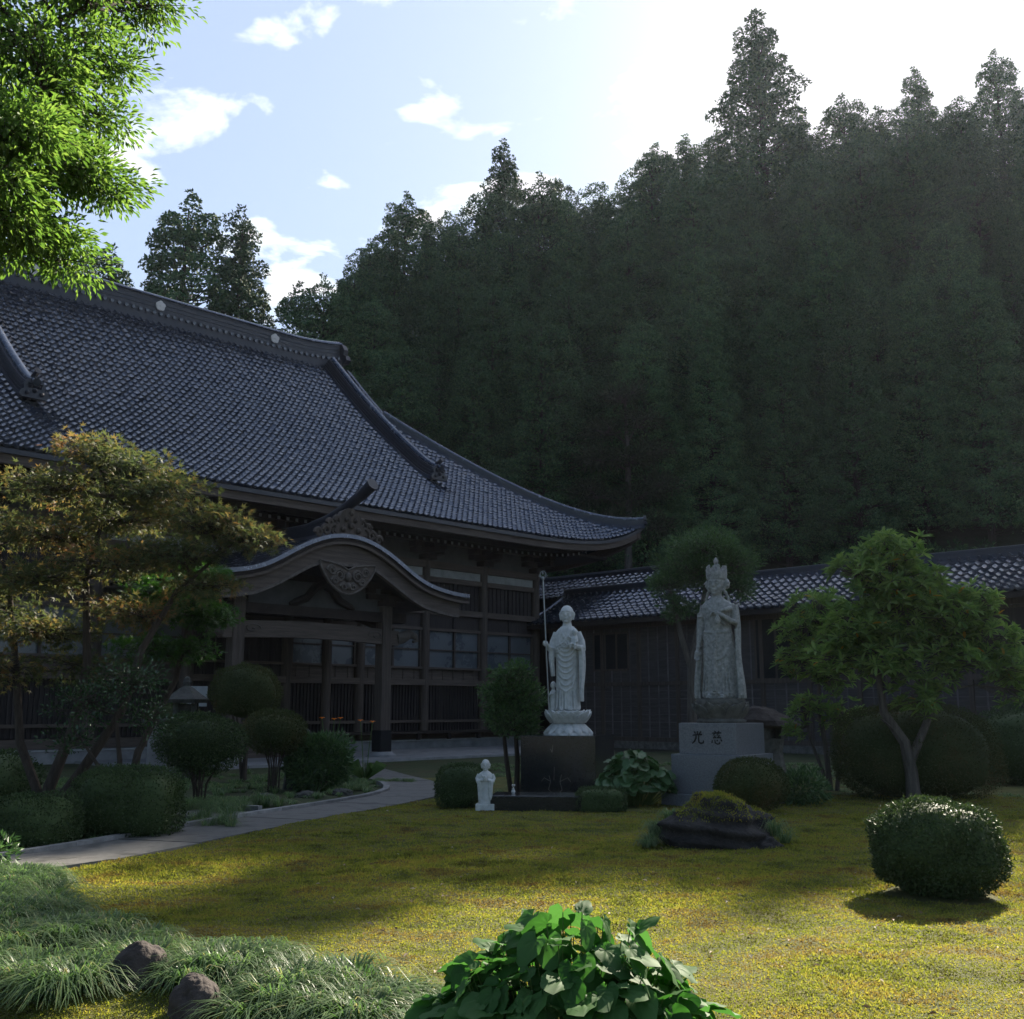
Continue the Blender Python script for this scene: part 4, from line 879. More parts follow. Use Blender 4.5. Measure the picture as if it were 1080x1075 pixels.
# bright branches hanging in at the upper left; the trunk stands outside the frame
pads = []
rs_ = np.random.default_rng(77)
for i in range(120):        # flat sprays of foliage
    z = rs_.uniform(5.75, 9.8); xe = float(np.interp(z, [5.3, 5.55, 5.9, 6.3, 6.65, 7.1, 7.5, 7.9, 8.6, 9.6], [-4.9, -4.7, -4.25, -3.9, -3.75, -3.95, -3.8, -3.65, -3.5, -3.4]))
    x = xe-.30-(abs(rs_.normal())*1.5 if i > 30 else rs_.uniform(0, .25)); 
    if x < -8.5: continue
    pads.append((x, rs_.uniform(8.3, 10.2), z, rs_.uniform(.28, .5), .5, rs_.uniform(.08, .17), int(rs_.integers(9, 20))))
tree('broadleaf_tree', 'tree with bright sunlit green leaves overhanging the upper left corner', (-7.6, 9.2, 0),
 [([(-7.6, 9.2, -.1), (-7.5, 9.2, 2.5), (-7.3, 9.2, 5.0), (-7.0, 9.3, 7.5), (-6.8, 9.3, 9.5)], [.26, .2, .17, .12, .05]), ([(-7.3, 9.2, 4.6), (-6.2, 9.2, 5.5), (-5.2, 9.2, 6.2), (-4.3, 9.1, 6.6)], [.11, .08, .05, .025]), ([(-7.2, 9.2, 5.5), (-6.0, 9.2, 6.9), (-4.9, 9.1, 7.6), (-4.0, 9.1, 8.1)], [.11, .08, .05, .02])],
 pads, 'zelkova', .082, .031, T_FOLD, 24, per=34, rc=.20, rad=.02, twig=.005, droop=.5)
# small tree left of the black plinth
tree('camellia_tree', 'small round crowned evergreen on several thin dark stems left of the black plinth', (0.02, 20.3, 0),
 [([(0, 20.3, -.1), (-.1, 20.3, .6), (-.18, 20.3, 1.4)], [.05, .045, .03]), ([(.08, 20.3, -.1), (.1, 20.3, .6), (.05, 20.3, 1.4)], [.055, .05, .03]), ([(.14, 20.25, -.1), (.25, 20.3, .7), (.28, 20.3, 1.4)], [.04, .035, .025])],
 [(0, 20.3, 2.15, .38, .38, .28, 60), (-.2, 20.3, 1.8, .38, .38, .3, 65), (.22, 20.3, 1.75, .36, .38, .3, 65), (0, 20.2, 1.4, .42, .4, .28, 60), (.28, 20.2, 1.25, .28, .3, .2, 30), (-.3, 20.2, 1.3, .22, .3, .2, 20)],
 'shrub', .075, .045, T_OVAL, 25, per=22, rc=.13, rad=.025, twig=.005)
# tree behind the tall statue
tree('camellia_tree', 'tall dark leaved tree with a pale grey trunk rising behind the crowned statue', (3.95, 24, 0),
 [([(3.95, 24, -.1), (3.95, 24, 1.4), (4.0, 24, 2.6), (4.25, 24, 3.7), (4.4, 24, 4.6)], [.12, .11, .10, .07, .04]), ([(4.0, 24, 2.3), (3.75, 24, 3.2), (3.6, 24, 4.0)], [.07, .06, .04]), ([(4.1, 24, 3.0), (4.6, 24, 3.6), (4.9, 24, 4.2)], [.06, .05, .03])],
 [(4.35, 24, 5.15, .85, .8, .38, 120), (3.85, 24, 4.75, .55, .6, .35, 70), (4.95, 24, 4.75, .55, .6, .4, 80), (4.4, 24, 4.5, .8, .7, .35, 90), (3.5, 24, 4.25, .4, .5, .3, 45), (3.75, 23.9, 3.75, .4, .4, .25, 30), (5.05, 24, 4.2, .4, .4, .25, 28)],
 'shrub', .085, .042, T_OVAL, 26, per=30, rc=.17, rad=.035, twig=.006, bark='bark_grey')
# rhododendron-like garden tree at the right, whorls of long leaves
def whorl_tree(name, label, base, trunk, pads, mat, leaf, lw, seed, per=11, bark='bark_grey', rad=.03):
    r = np.random.default_rng(seed); root = empty(name, base, label=label, cat='tree'); B = np.array(base)
    trunk = [([tuple(np.array(q)-B) for q in pts], rads) for pts, rads in trunk]; cl = []; Ps, Ds = [], []
    for (x, y, z, a, b, c, n) in pads:
        q = rdir(n, r)*(r.random((n, 1))**.35); cc = q*np.array([a, b, c*1.45])+r.normal(size=(n, 3))*.07+np.array([x, y, z])-B; cl.append(cc)
        for k in range(n):
            ax = q[k]*np.array([.8, .8, .5])+np.array([0, 0, .75])+r.normal(size=3)*.2; ax /= np.linalg.norm(ax); m_ = per+r.integers(-2, 3)
            d, s, u = frames(ax[None]); aa = 2*np.pi*np.arange(m_)/m_+r.uniform(0, 6); el = r.uniform(.05, .75, m_)
            D = (s*np.cos(aa)[:, None]+u*np.sin(aa)[:, None])*np.cos(el)[:, None]+d*np.sin(el)[:, None]; Ps.append(cc[k]+D*.012); Ds.append(D)
    P = np.concatenate(Ps); D = np.concatenate(Ds); n = len(P)
    V, F = leaves(P, D, leaf*r.uniform(.7, 1.2, n), lw*r.uniform(.8, 1.2, n), T_OVAL, roll=r.normal(size=n)*.35)
    fol_mesh('crown', V, F, M[mat], root); mb = MB(); limbs(mb, trunk, cl, r, rad, .007); mb.build('trunk', M[bark], root, smooth=True)
    return root
whorl_tree('rhododendron_tree', 'garden tree with whorls of light green leaves and a forked grey trunk at the right', (6.72, 18.5, 0),
 [([(6.72, 18.5, -.1), (6.70, 18.5, .5), (6.62, 18.5, 1.0), (6.3, 18.5, 1.5), (6.25, 18.5, 2.2), (6.5, 18.5, 3.2)], [.13, .11, .09, .07, .06, .03]), ([(6.7, 18.5, .7), (7.0, 18.5, 1.3), (7.25, 18.5, 1.9), (7.7, 18.5, 2.5)], [.08, .065, .05, .03]), ([(6.6, 18.5, .95), (6.4, 18.45, 1.25), (6.2, 18.4, 1.4)], [.03, .02, .012])],
 [(6.6, 18.5, 4.25, .55, .5, .2, 61), (5.95, 18.5, 3.95, .4, .4, .12, 29), (6.5, 18.4, 3.72, .65, .6, .3, 117), (7.1, 18.5, 3.55, .5, .5, .3, 73), (7.9, 18.5, 3.3, .45, .4, .22, 44), (7.5, 18.5, 2.95, .6, .6, .32, 91), (6.6, 18.4, 3.1, .75, .6, .35, 117), (5.85, 18.5, 2.95, .5, .5, .3, 61),
  (8.2, 18.5, 2.75, .45, .5, .3, 49), (8.45, 18.5, 2.3, .45, .5, .25, 44), (7.4, 18.4, 2.4, .6, .6, .3, 73), (6.3, 18.4, 2.4, .7, .6, .35, 91), (6.9, 18.3, 1.8, .4, .4, .25, 37), (5.5, 18.5, 2.4, .35, .4, .22, 29), (8.7, 18.6, 1.9, .35, .4, .22, 23)],
 'rhodo', .19, .06, 27)
whorl_tree('rhododendron_tree', 'thinner shaded garden tree between the crowned statue and the light green tree', (6.05, 21, 0),
 [([(6.05, 21, -.1), (6.0, 21, .8), (5.9, 21, 1.6), (6.0, 21, 2.8)], [.06, .05, .045, .025]), ([(6.15, 21, -.1), (6.3, 21, .9), (6.35, 21, 1.7)], [.045, .04, .02]), ([(5.95, 21, .3), (5.7, 21, 1.0), (5.6, 21, 1.7)], [.035, .03, .02])],
 [(6.05, 21, 3.45, .6, .5, .28, 85), (5.55, 21, 3.05, .4, .45, .2, 45), (6.3, 21, 2.85, .5, .5, .3, 71), (5.55, 21, 2.45, .5, .5, .2, 48), (6.2, 21, 2.2, .5, .5, .25, 57), (5.75, 21, 1.6, .4, .4, .18, 36), (6.4, 21, 1.4, .35, .4, .2, 28), (5.4, 21, 1.15, .25, .3, .12, 14)],
 'rhodo', .15, .044, 28)
# pale thin conifer in front of the forest
tree('pale_conifer', 'thin greyish green tree standing out against the dark forest above the staff statue', (6.1, 56, 0),
 [([(6.1, 56, -.3), (6.1, 56, 8), (6.2, 56, 14), (6.1, 56, 18.5)], [.28, .22, .15, .04])],
 [(6.1+dx, 56+dy, z, 1.3, 1.2, .5, 34) for dx, dy, z in ((0, 0, 18.2), (.9, 0, 16.8), (-1.1, .2, 16.2), (1.4, .3, 15.2), (-1.6, 0, 14.6), (.2, -.4, 14.6), (1.6, 0, 13.2), (-1.8, .2, 12.8), (.4, 0, 12.6), (-.6, 0, 11.2), (1.2, 0, 11.0))],
 'pale_tree', .26, .10, T_FOLD, 29, per=26, rc=.5, rad=.06, twig=.02, bark='bark_grey')
for i, (x, y, r_, h) in enumerate(((7.8, 50, 2.2, 9.5), (11, 52, 2.4, 8), (16, 53, 2.6, 9), (21, 52, 2.6, 9.5), (26, 50, 2.6, 9.5), (31, 48, 2.6, 9.5), (36, 46, 2.8, 9.5))):
    tree('understorey_tree', ('low dark leafy tree just right of the upturned roof corner', 'low dark tree second from the roof corner behind the wing', 'low dark tree behind the wing above the tall statue', 'low dark tree behind the wing right of the crowned statue', 'low dark tree behind the wing above the light green garden tree', 'low dark tree behind the far right part of the wing', 'low dark tree beyond the right edge behind the wing')[i], (x, y, 0),
      [([(x, y, -.2), (x+.2, y, h*.4), (x, y, h*.8)], [.2, .14, .06])], [(x+rr.uniform(-1, 1)*r_*.7, y+rr.uniform(-1, 1), h*q, r_*.6, 1.3, h*.12, 30) for q in (.35, .45, .55, .62, .7, .78, .85, .9)], 'cedar', .24, .11, T_FOLD, 60+i, per=26, rc=.42, rad=.06, twig=.02, bark='cedar_bark')

# clipped bushes
bush('dome shaped clipped bush standing high on a hidden stem before the dark porch entrance', 'bush', -5.85, 24, .73, .7, .62, 1.88, 'azalea', 9000, .045, .022, seed=31, stems=5, stem_top=1.7, zmin=-.7, stem_r=.03)
bush('low rounded clipped bush behind the stone post left of the porch', 'bush', -8.0, 26, .72, .6, .42, 1.25, 'azalea', 5000, .05, .024, seed=32, stems=4)
bush('large rounded dark bush on bare stems beside the path below the stone post', 'bush', -5.25, 18.5, .72, .6, .52, 1.0, 'box', 9500, .045, .024, seed=33, stems=11, depth=.25, p=2.1, lump=.09, core=.74, stem_top=.8)
bush('rounded reddish green bush on many thin stems left of the standing stone', 'bush', -4.6, 21.3, .60, .55, .42, 1.12, 'azalea', 6500, .045, .022, seed=34, stems=10, depth=.25, core=.74)
bush('loose leafy shrub with upright light green shoots right of the standing stone', 'shrub', -3.75, 21.6, .62, .5, .55, .55, 'shrub', 3300, .13, .035, seed=35, stems=8, depth=.4, p=2, lump=.15, core=.6, out=.9, name='leafy_shrub')
bush('long clipped hedge with a flat top beside the path at the left', 'hedge', -4.85, 14.0, .68, .55, .44, .40, 'box', 11000, .036, .02, seed=36, p=4, lump=.05, stems=3, name='hedge')
bush('low clipped bush at the left end of the path edge', 'bush', -5.65, 13.0, .55, .45, .32, .27, 'box', 6500, .036, .02, seed=37, p=3, lump=.07)
bush('low dark mass of leaves at the left edge of the picture behind the path', 'bush', -6.5, 12.9, .5, .5, .4, .35, 'box', 5000, .04, .02, seed=38, p=2.4, lump=.12)
bush('small dark cube like bush left of the little statue', 'bush', -.82, 17.7, .38, .38, .36, .34, 'box', 5000, .034, .018, seed=39, p=3)
bush('low box shaped hedge before the right end of the black plinth', 'hedge', 1.38, 17.1, .38, .3, .2, .17, 'box', 4500, .03, .016, seed=40, p=5, lump=.03, name='hedge')
bush('round reddish topped ball bush in front of the grey granite plinth', 'bush', 3.66, 17.0, .54, .50, .40, .42, 'azalea', 8000, .036, .018, seed=41)
bush('largest globe shaped bush behind the light green garden tree', 'bush', 7.12, 19.6, 1.40, 1.2, .88, .78, 'azalea', 26000, .04, .02, seed=42, p=2.5, lump=.035)
bush('glossy dark globe bush alone on the moss in the right foreground', 'bush', 3.64, 9.62, .56, .54, .41, .40, 'box', 16000, .03, .017, seed=43, p=2.25, lump=.07, out=.4, core=.88)
bush('dark rounded bush at the right edge beside the largest globe bush', 'bush', 10.9, 23, 1.2, 1.0, .85, .8, 'box', 12000, .05, .025, seed=44, lump=.08)
bush('dark bush hidden behind the trunk of the bronze maple', 'bush', -8.4, 17.5, .9, .7, .5, .45, 'box', 6000, .05, .025, seed=45, lump=.1)
# round-leaved plants
def round_leaf(segs=18, cup=.16, tip=.16, wave=.05):
    """heart shaped leaf with a notch at the stalk, folded midrib, raised veins and a waved edge"""
    def pt(a, k):
        rad = .5*(1+tip*max(0, math.cos(a))**6)*(1-.22*max(0, -math.cos(a))**8); return [rad*k*math.cos(a)+.20*k, rad*k*math.sin(a)*1.02, cup*(.10+.75*k*k)*(.55+.45*abs(math.sin(a)))-.16*k*k*max(0, math.cos(a))+(wave*math.sin(a*7+.5)*k**3)+(.045 if int(round((a+3)*4)) % 2 else 0)*k*(1-k)*4]
    v = [[0, 0, 0]]; ang = [-math.pi+.30+(2*math.pi-.60)*i/segs for i in range(segs+1)]
    for k in (.36, .7, 1.): v += [pt(a, k) for a in ang]
    m = segs+1; f = [[0, 1+i, 2+i, 2+i] for i in range(segs)]
    for q in (0, 1): f += [[1+q*m+i, 1+(q+1)*m+i, 2+(q+1)*m+i, 2+q*m+i] for i in range(segs)]
    return (np.array(v, float), np.array(f))
T_ROUND = round_leaf(); T_HEART = round_leaf(tip=.45, cup=.10, wave=.04)
def round_plant(name, label, x, y, rx, ry, h, n, size, mat, seed, tilt=.35, tm=None, z0=0.):
    r = np.random.default_rng(seed); root = empty(name, (x, y, z0), label=label, cat='plant'); q = r.random((n, 2)); a = q[:, 0]*6.28; rad = np.sqrt(q[:, 1])
    px_, py_ = np.cos(a)*rad*rx, np.sin(a)*rad*ry; pz = h*(1-.62*rad**2)*r.uniform(.62, 1.05, n)
    P = np.stack([px_, py_, pz], 1); D = np.stack([np.cos(a)*(.5+rad)+r.normal(size=n)*.35, np.sin(a)*(.5+rad)+r.normal(size=n)*.35, -.15-.4*rad+r.normal(size=n)*tilt], 1)
    s = size*r.uniform(.6, 1.2, n); V, F = leaves(P, D, s, s*(.85 if tm is not None else 1), T_ROUND if tm is None else tm, roll=r.normal(size=n)*.35); o = fol_mesh('leaves', V, F, M[mat], root); o.data.polygons.foreach_set('use_smooth', [True]*len(o.data.polygons))
    mb = MB()
    for i in range(n):
        p = Vector(P[i]); b = Vector((p.x*.35, p.y*.35, -.02)); mb.tube([b, b.lerp(p, .5)+Vector((p.x*.12, p.y*.12, .04)), p], [size*.035, size*.028, size*.018], 5, cap=False)
    mb.build('stalks', M['stem'], root, smooth=True); return root
round_plant('round_leaf_plant', 'mound of cupped round leaves between the black plinth and the grey plinth', 2.0, 18.1, .62, .5, .86, 240, .19, 'hosta', 71)
round_plant('butterbur_plant', 'large soft leaved plant in the bottom foreground of the picture',   .24, 4.95, .64, .46, .70, 430, .135, 'butterbur', 72, tilt=.6, tm=T_HEART)
round_plant('butterbur_plant', 'few flat butterbur leaves low on the grass left of the large leafy plant', -.50, 5.3, .2, .15, .16, 9, .14, 'butterbur', 73, tm=T_HEART)
bush('low leafy plants right of the ball bush at the foot of the plinth', 'plant', 4.75, 18.2, .42, .4, .3, .25, 'shrub', 900, .12, .035, seed=74, core=0, depth=.6, p=2, name='leafy_plant', out=.9, lump=.15)
bush('leafy sprig with pale lit leaves at the left edge before the path', 'plant', -5.05, 10.9, .22, .25, .16, .2, 'shrub', 260, .08, .03, seed=75, core=0, depth=.6, p=2, name='leafy_plant', out=.9)
def lily(x, y, h, label, seed, n=3):
    r = random.Random(seed); root = empty('flowering_plant', (x, y, 0), label=label, cat='flower'); mb = MB(); fl = MB(); 
    for i in range(n):
        a, b = r.uniform(-.22, .22), r.uniform(-.15, .15); t = Vector((a, b, h*r.uniform(.9, 1.03))); mb.tube([(a*.2, b*.2, 0), (a*.5, b*.5, h*.5), t], [.012, .009, .006], 5)
        for k in range(6):
            g = 6.28*k/6; d = Vector((math.cos(g), math.sin(g), .25)); sd = Vector((-math.sin(g), math.cos(g), 0)); fl.add([t, t+d*.04+sd*.018+Vector((0, 0, .03)), t+d*.075, t+d*.04-sd*.018+Vector((0, 0, .02))], [(0, 1, 2, 3)])
    for k in range(16):
        g = r.uniform(0, 6.28); d = Vector((math.cos(g), math.sin(g), 0)); sd = Vector((-d.y, d.x, 0)); l = r.uniform(.3, .6); mb.add([sd*.015, d*l*.5+Vector((0, 0, l*.8))+sd*.015, d*l+Vector((0, 0, l*.6)), d*l*.5+Vector((0, 0, l*.8))-sd*.015, -sd*.015], [(0, 1, 2, 3, 4)])
    mb.build('stems', M['stem'], root); fl.build('blossoms', M['flower'], root)
lily(-4.05, 24.5, 1.30, 'bright orange lilies on tall stems at the right of the porch entrance shrubs', 5)
lily(-3.2, 24.0, 1.3, 'fainter orange flower on a thin stem close to the right porch pillar', 6, 2)

# mondo grass: arching blades, too many to count
def grass(name, label, clumps, mat, seed, wide=.006, nseg=3):
    """clumps: (x, y, z, radius, height, blades)"""
    r = np.random.default_rng(seed); Vs, Fs, b = [], [], 0
    for (x, y, z, R_, h, n) in clumps:
        a = r.uniform(0, 6.28, n); q = np.sqrt(r.random(n))*.28*R_; p0 = np.stack([x+np.cos(a)*q, y+np.sin(a)*q, np.full(n, z)], 1)
        a2 = a+r.normal(size=n)*.7; d = np.stack([np.cos(a2), np.sin(a2), 0*a2], 1); sd = np.stack([-np.sin(a2), np.cos(a2), 0*a2], 1)
        l = R_*r.uniform(.45, 1.15, n); hh = h*r.uniform(.6, 1.2, n); pts = []
        for t in np.linspace(0, 1, nseg+1):
            wv = wide*(1-t*.85)*r.uniform(.95, 1.05); c = p0+d*(l*t**1.25)[:, None]+np.array([0, 0, 1.])*(hh*(1-(1-t)**2)*1.0-hh*.75*t**3)[:, None]; pts.append((c-sd*wv*.5, c+sd*wv*.5))
        k = 2*(nseg+1); V = np.stack([s for pr_ in pts for s in pr_], 1).reshape(-1, 3); base = (np.arange(n)*k)[:, None, None]
        F = np.array([[2*i, 2*i+1, 2*i+3, 2*i+2] for i in range(nseg)])[None]+base; Vs.append(V); Fs.append(F.reshape(-1, 4)+b); b += len(V)
    o = np_mesh(name, np.concatenate(Vs), np.concatenate(Fs), M[mat]); return tag(o, label=label, cat='grass', kind='stuff')
cl = []; r = np.random.default_rng(5)
def inpoly(x, y, poly):
    c = False; j = len(poly)-1
    for i in range(len(poly)):
        if (poly[i][1] > y) != (poly[j][1] > y) and x < (poly[j][0]-poly[i][0])*(y-poly[i][1])/(poly[j][1]-poly[i][1])+poly[i][0]: c = not c
        j = i
    return c
GP = [(-.35, 4.9), (-.45, 5.75), (-1.0, 6.35), (-1.7, 6.85), (-2.4, 7.3), (-3.1, 7.8), (-3.6, 8.9), (-4.3, 10.2), (-5.4, 10.1), (-6.2, 9.0), (-5.2, 6.8), (-3.6, 6.3), (-2.9, 6.2), (-2.25, 5.6), (-1.95, 5.1), (-.9, 4.8)]
while len(cl) < 185:
    x, y = r.uniform(-6.3, -.2), r.uniform(4.7, 10.6)
    if inpoly(x, y, GP) and pdist(np.array([x]), np.array([y]))[0] > PW+.12 and min(math.hypot(x+2.02, (y-6.0)*.6), math.hypot(x+1.57, (y-5.5)*.6)) > .30: cl.append((x, y, float(lawnz(np.array(x), np.array(y)))-.01, r.uniform(.26, .42), r.uniform(.14, .24), 230))
grass('mondo_grass', 'mass of arching mondo grass on the bank in the left foreground', cl, 'mondo', 6, wide=.0125, nseg=4)
cl = [(x+r.normal()*.12, y+r.normal()*.12, 0, r.uniform(.2, .34), r.uniform(.18, .3), 130) for x, y in ((-4.75, 17.0), (-4.5, 16.7), (-4.3, 17.5), (-4.9, 17.5), (-4.2, 18.2), (-4.6, 18.0), (-5.1, 17.1), (-4.35, 17.1), (-4.0, 17.9), (-4.55, 17.4), (-4.1, 14.9), (-4.15, 15.4)) for _ in range(3)]
grass('mondo_grass', 'drooping grass clumps between the path and the stemmed dark bush', cl, 'mondo', 7)
cl = [(x+r.normal()*.08, y+r.normal()*.08, 0, r.uniform(.12, .2), r.uniform(.08, .16), 90) for x, y in [(-3.2+.35*i, 23.4+.2*math.sin(i)) for i in range(4)]+[(-3.6, 21.4), (-3.2, 21.2), (-2.9, 21.6), (-3.1, 22.3), (-2.9, 23.0), (-3.4, 22.8)] for _ in range(5)]
grass('low_grass', 'low grass strip in the bend of the path before the porch', cl, 'mondo', 8)
cl = [(1.62, 12.95, 0, .2, .22, 160), (1.78, 13.1, 0.1, .2, .26, 160), (1.9, 13.3, .25, .2, .2, 140), (1.7, 13.2, .1, .22, .22, 140), (3.05, 12.95, .12, .2, .26, 110), (3.15, 12.9, .05, .2, .2, 90), (1.55, 12.8, 0, .15, .15, 90)]
grass('rock_grass', 'grass tufts growing at both ends of the mossy black rock', cl, 'mondo', 9, wide=.009)

cl = []
for _ in range(620):
    x, y = r.uniform(-10, -1.5), r.uniform(12.2, 27)
    if left_of_path(np.array([x]), np.array([y]))[0] and pdist(np.array([x]), np.array([y]))[0] > PW+.25 and abs((y-16.9)-(-.46*(x+5))) > .5: cl.append((x, y, -.01, r.uniform(.10, .24), r.uniform(.06, .17), 42))
grass('ground_cover', 'low green ground cover between the shrubs left of the path', cl, 'mondo', 11, wide=.014, nseg=2)
cl = [(x, y, -.01, r.uniform(.12, .28), r.uniform(.05, .12), 40) for x, y in zip(r.uniform(-1.2, 14, 700), r.uniform(19.5, 31, 700)) if y > 20.5 or x > 5]
grass('rear_grass', 'shaded short grass behind the statues and before the wing', cl, 'mondo', 12, wide=.014, nseg=2)

# ------------------------------------------------------------------ rocks
def rock(name, label, x, y, rx, ry, rz, mat, seed, z0=0., moss=None, layered=0, amp=1.):
    r = np.random.default_rng(seed); root = empty(name, (x, y, z0), label=label, cat='rock'); m_, k_ = 40, 72
    b, a = np.meshgrid(np.linspace(-.5, 1.54, m_), np.linspace(0, 2*math.pi, k_, endpoint=False), indexing='ij')
    U = np.stack([np.cos(a)*np.cos(b), np.sin(a)*np.cos(b), np.sin(b)], -1).reshape(-1, 3); K = r.normal(size=(26, 3)); ph = r.uniform(0, 6.28, 26); s = np.ones(len(U))
    for i in range(26): f_ = 1.5*1.16**i; s += amp*((.16/1.13**i)*np.abs(np.sin(U @ K[i]*f_+ph[i]))-.05/1.13**i)
    V = U*s[:, None]*np.array([rx, ry, rz])
    if layered: V[:, :2] *= (1+.07*np.sin(V[:, 2:3]*38+2*np.sin(V[:, :1]*3)))
    F = np.array([[i*k_+j, i*k_+(j+1) % k_, (i+1)*k_+(j+1) % k_, (i+1)*k_+j] for i in range(m_-1) for j in range(k_)])
    o = np_mesh('stone', V, F, M[mat], root, smooth=False)
    if moss:
        n = 5200; i = r.integers(0, len(F), n*3); cpt = V[F[i]].mean(1); cpt += r.normal(size=cpt.shape)*.012; top_ = V[:, 2].max(); ok = (cpt[:, 2] > top_*moss) & (np.sin(cpt[:, 0]*6+1)+np.sin(cpt[:, 0]*13) > -1.0); cpt = cpt[ok][:n]
        D = rdir(len(cpt), r)*.6+np.array([0, 0, .8]); Vm, Fm = leaves(cpt, D, .026*r.uniform(.6, 1.3, len(cpt)), .014, T_BLADE, roll=r.uniform(0, 6.28, len(cpt))); np_mesh('moss', Vm, Fm, M['moss_t'], root)
    return root
rock('mossy_rock', 'jagged black rock with yellow green moss on top lying on the lawn', 2.40, 13.05, .45, .33, .40, 'rock', 81, moss=.5, layered=1)
rock('garden_rock', 'low dark stone slab at the right end of the mossy black rock', 2.86, 12.85, .17, .15, .10, 'rock', 82, layered=1)
rock('garden_rock', 'grey brown rock with a pointed top among the foreground grass', -2.03, 6.2, .135, .12, .18, 'brown_rock', 83, z0=.12, amp=.45)
rock('garden_rock', 'smaller rounded brown rock among the grass nearer the camera', -1.58, 5.72, .115, .11, .15, 'brown_rock', 84, z0=.10, amp=.4)
rock('garden_rock', 'low stone at the corner of the planting bed by the path bend', -3.15, 20.6, .13, .10, .07, 'old_stone', 85)
rock('garden_rock', 'low stone in the planting bed below the leafy shrub', -3.7, 20.0, .18, .12, .07, 'old_stone', 86)
rock('garden_rock', 'small stone in the planting bed under the reddish green bush', -4.4, 19.6, .14, .12, .06, 'old_stone', 87)

# ------------------------------------------------------------------ moss tufts over the lawn
r = np.random.default_rng(9)
def moss_pts(n, y0, y1):
    y = y0*(y1/y0)**r.random(n); x = -(y*.5+.4)+r.random(n)*(y+3.6); P = np.stack([x, y], 1)
    k = (pdist(x, y) > PW+.03) & ~(left_of_path(x, y) & (y > 9)) & (x > -6.4); k &= ~(((x-3.66)**2+(y-9.62)**2) < .22) & ~((x > -.3) & (x < 2.0) & (y > 17) & (y < 18)) & ~(((x-2.36)/.6)**2+((y-13.1)/.4)**2 < 1)
    gm = mound(x, y); k &= gm < .3
    P = P[k]; cl_ = wob(P[:, 0], P[:, 1], 5, 1, 3, 9)+wob(P[:, 0], P[:, 1], 1.6, 1, 17, 9); P = P[cl_+r.normal(size=len(P))*.8 > -3.0]
    return P
P = moss_pts(1100000, 4.3, 20); n = len(P); S_ = P[:, 1]/9.
z = lawnz(P[:, 0], P[:, 1]); P3 = np.stack([P[:, 0], P[:, 1], z-.004], 1)
D = rdir(n, r)*np.array([1, 1, .5])*.95+np.array([0, 0, .5]); hgt = (.024+.010*wob(P[:, 0], P[:, 1], 3, 1, 30, 8)).clip(.021, .04)*r.uniform(.6, 1.35, n)*np.clip(S_, .8, 1.15)
V, F = leaves(P3, D, hgt, .0085*r.uniform(.7, 1.5, n)*np.clip(S_, .7, 1.2), T_BLADE, roll=r.uniform(0, 6.28, n))
tag(np_mesh('lawn_moss', V, F, M['moss_t']), label='carpet of golden green haircap moss with brown patches over the garden lawn', cat='moss', kind='stuff')
n = 420; y = 5.5*(20/5.5)**r.random(n); x = r.uniform(-.45, 1, n)*y*.5; k = pdist(x, y) > PW; x, y = x[k], y[k]; n = len(x)
M['litter'] = leafm('dry_leaves', [(0, (.10, .06, .03)), (.7, (.22, .15, .08)), (1, (.5, .45, .36))], .2, .7, .3, 1.2)
V, F = leaves(np.stack([x, y, lawnz(x, y)+.022], 1), rdir(n, r)*np.array([1, 1, .15]), .05*r.uniform(.5, 1.2, n), .024, T_FOLD, roll=r.normal(size=n)*.3)
tag(fol_mesh('fallen_leaves', V, F, M['litter'], None), label='dry fallen leaves scattered over the moss', cat='leaves', kind='stuff')
# ------------------------------------------------------------------ statues
def ering(cx, cy, z, a, b, n=40, folds=(), ph=0.):
    r = []
    for k in range(n):
        t = 2*math.pi*k/n; s = 1+sum(am*math.cos(f*t+ph+p) for f, am, p in folds); r.append((cx+a*s*math.cos(t), cy+b*s*math.sin(t), z))
    return r
def swag(mb, w, zt, drop, yf, r=.014, cx=0., n=14, skew=0.):
    """a hanging fold: U-shaped ridge across the front; yf(x,z) gives the surface depth"""
    pts = []
    for k in range(n+1):
        t = -1+2*k/n; x = cx+w*t; z = zt-drop*(1-t*t)**.8+skew*t; pts.append((x, yf(x, z), z))
    mb.tube(pts, [r*(1-.5*abs(-1+2*k/n)**2) for k in range(n+1)], 6)
def head(mb, c, h, bald=True, yaw=0.):
    """head of height h centred at c, facing -y, with face modelled"""
    s = h; X, Y, Z = c
    A = lambda x, y, z: (X+x*s, Y+y*s, Z+z*s)
    mb.ell(A(0, .03, .08), (.36*s, .42*s, .42*s), 20, 14); mb.ell(A(0, -.04, -.18), (.29*s, .32*s, .33*s), 18, 12)      # skull, jaw
    mb.tube([A(0, -.36, .10), A(0, -.43, -.06), A(0, -.40, -.10)], [.035*s, .055*s, .06*s], 8)                         # nose
    for sg in (1, -1):
        mb.ell(A(.13*sg, -.335, .055), (.085*s, .05*s, .035*s)); mb.tube([A(.03*sg, -.37, .14), A(.13*sg, -.375, .18), A(.25*sg, -.30, .14)], [.02*s, .028*s, .015*s], 6)
        mb.ell(A(.19*sg, -.24, -.12), (.11*s, .10*s, .11*s))
        mb.tube([A(.36*sg, .04, .14), A(.395*sg, .06, .02), A(.375*sg, .03, -.14), A(.35*sg, .02, -.30)], [.05*s, .065*s, .045*s, .05*s], 8)   # long ears
    mb.ell(A(0, -.345, -.225), (.10*s, .05*s, .026*s)); mb.ell(A(0, -.335, -.275), (.08*s, .05*s, .026*s)); mb.ell(A(0, -.29, -.40), (.10*s, .08*s, .07*s))
    mb.tube([A(0, .05, -.35), A(0, .06, -.62)], [.22*s, .26*s], 12)
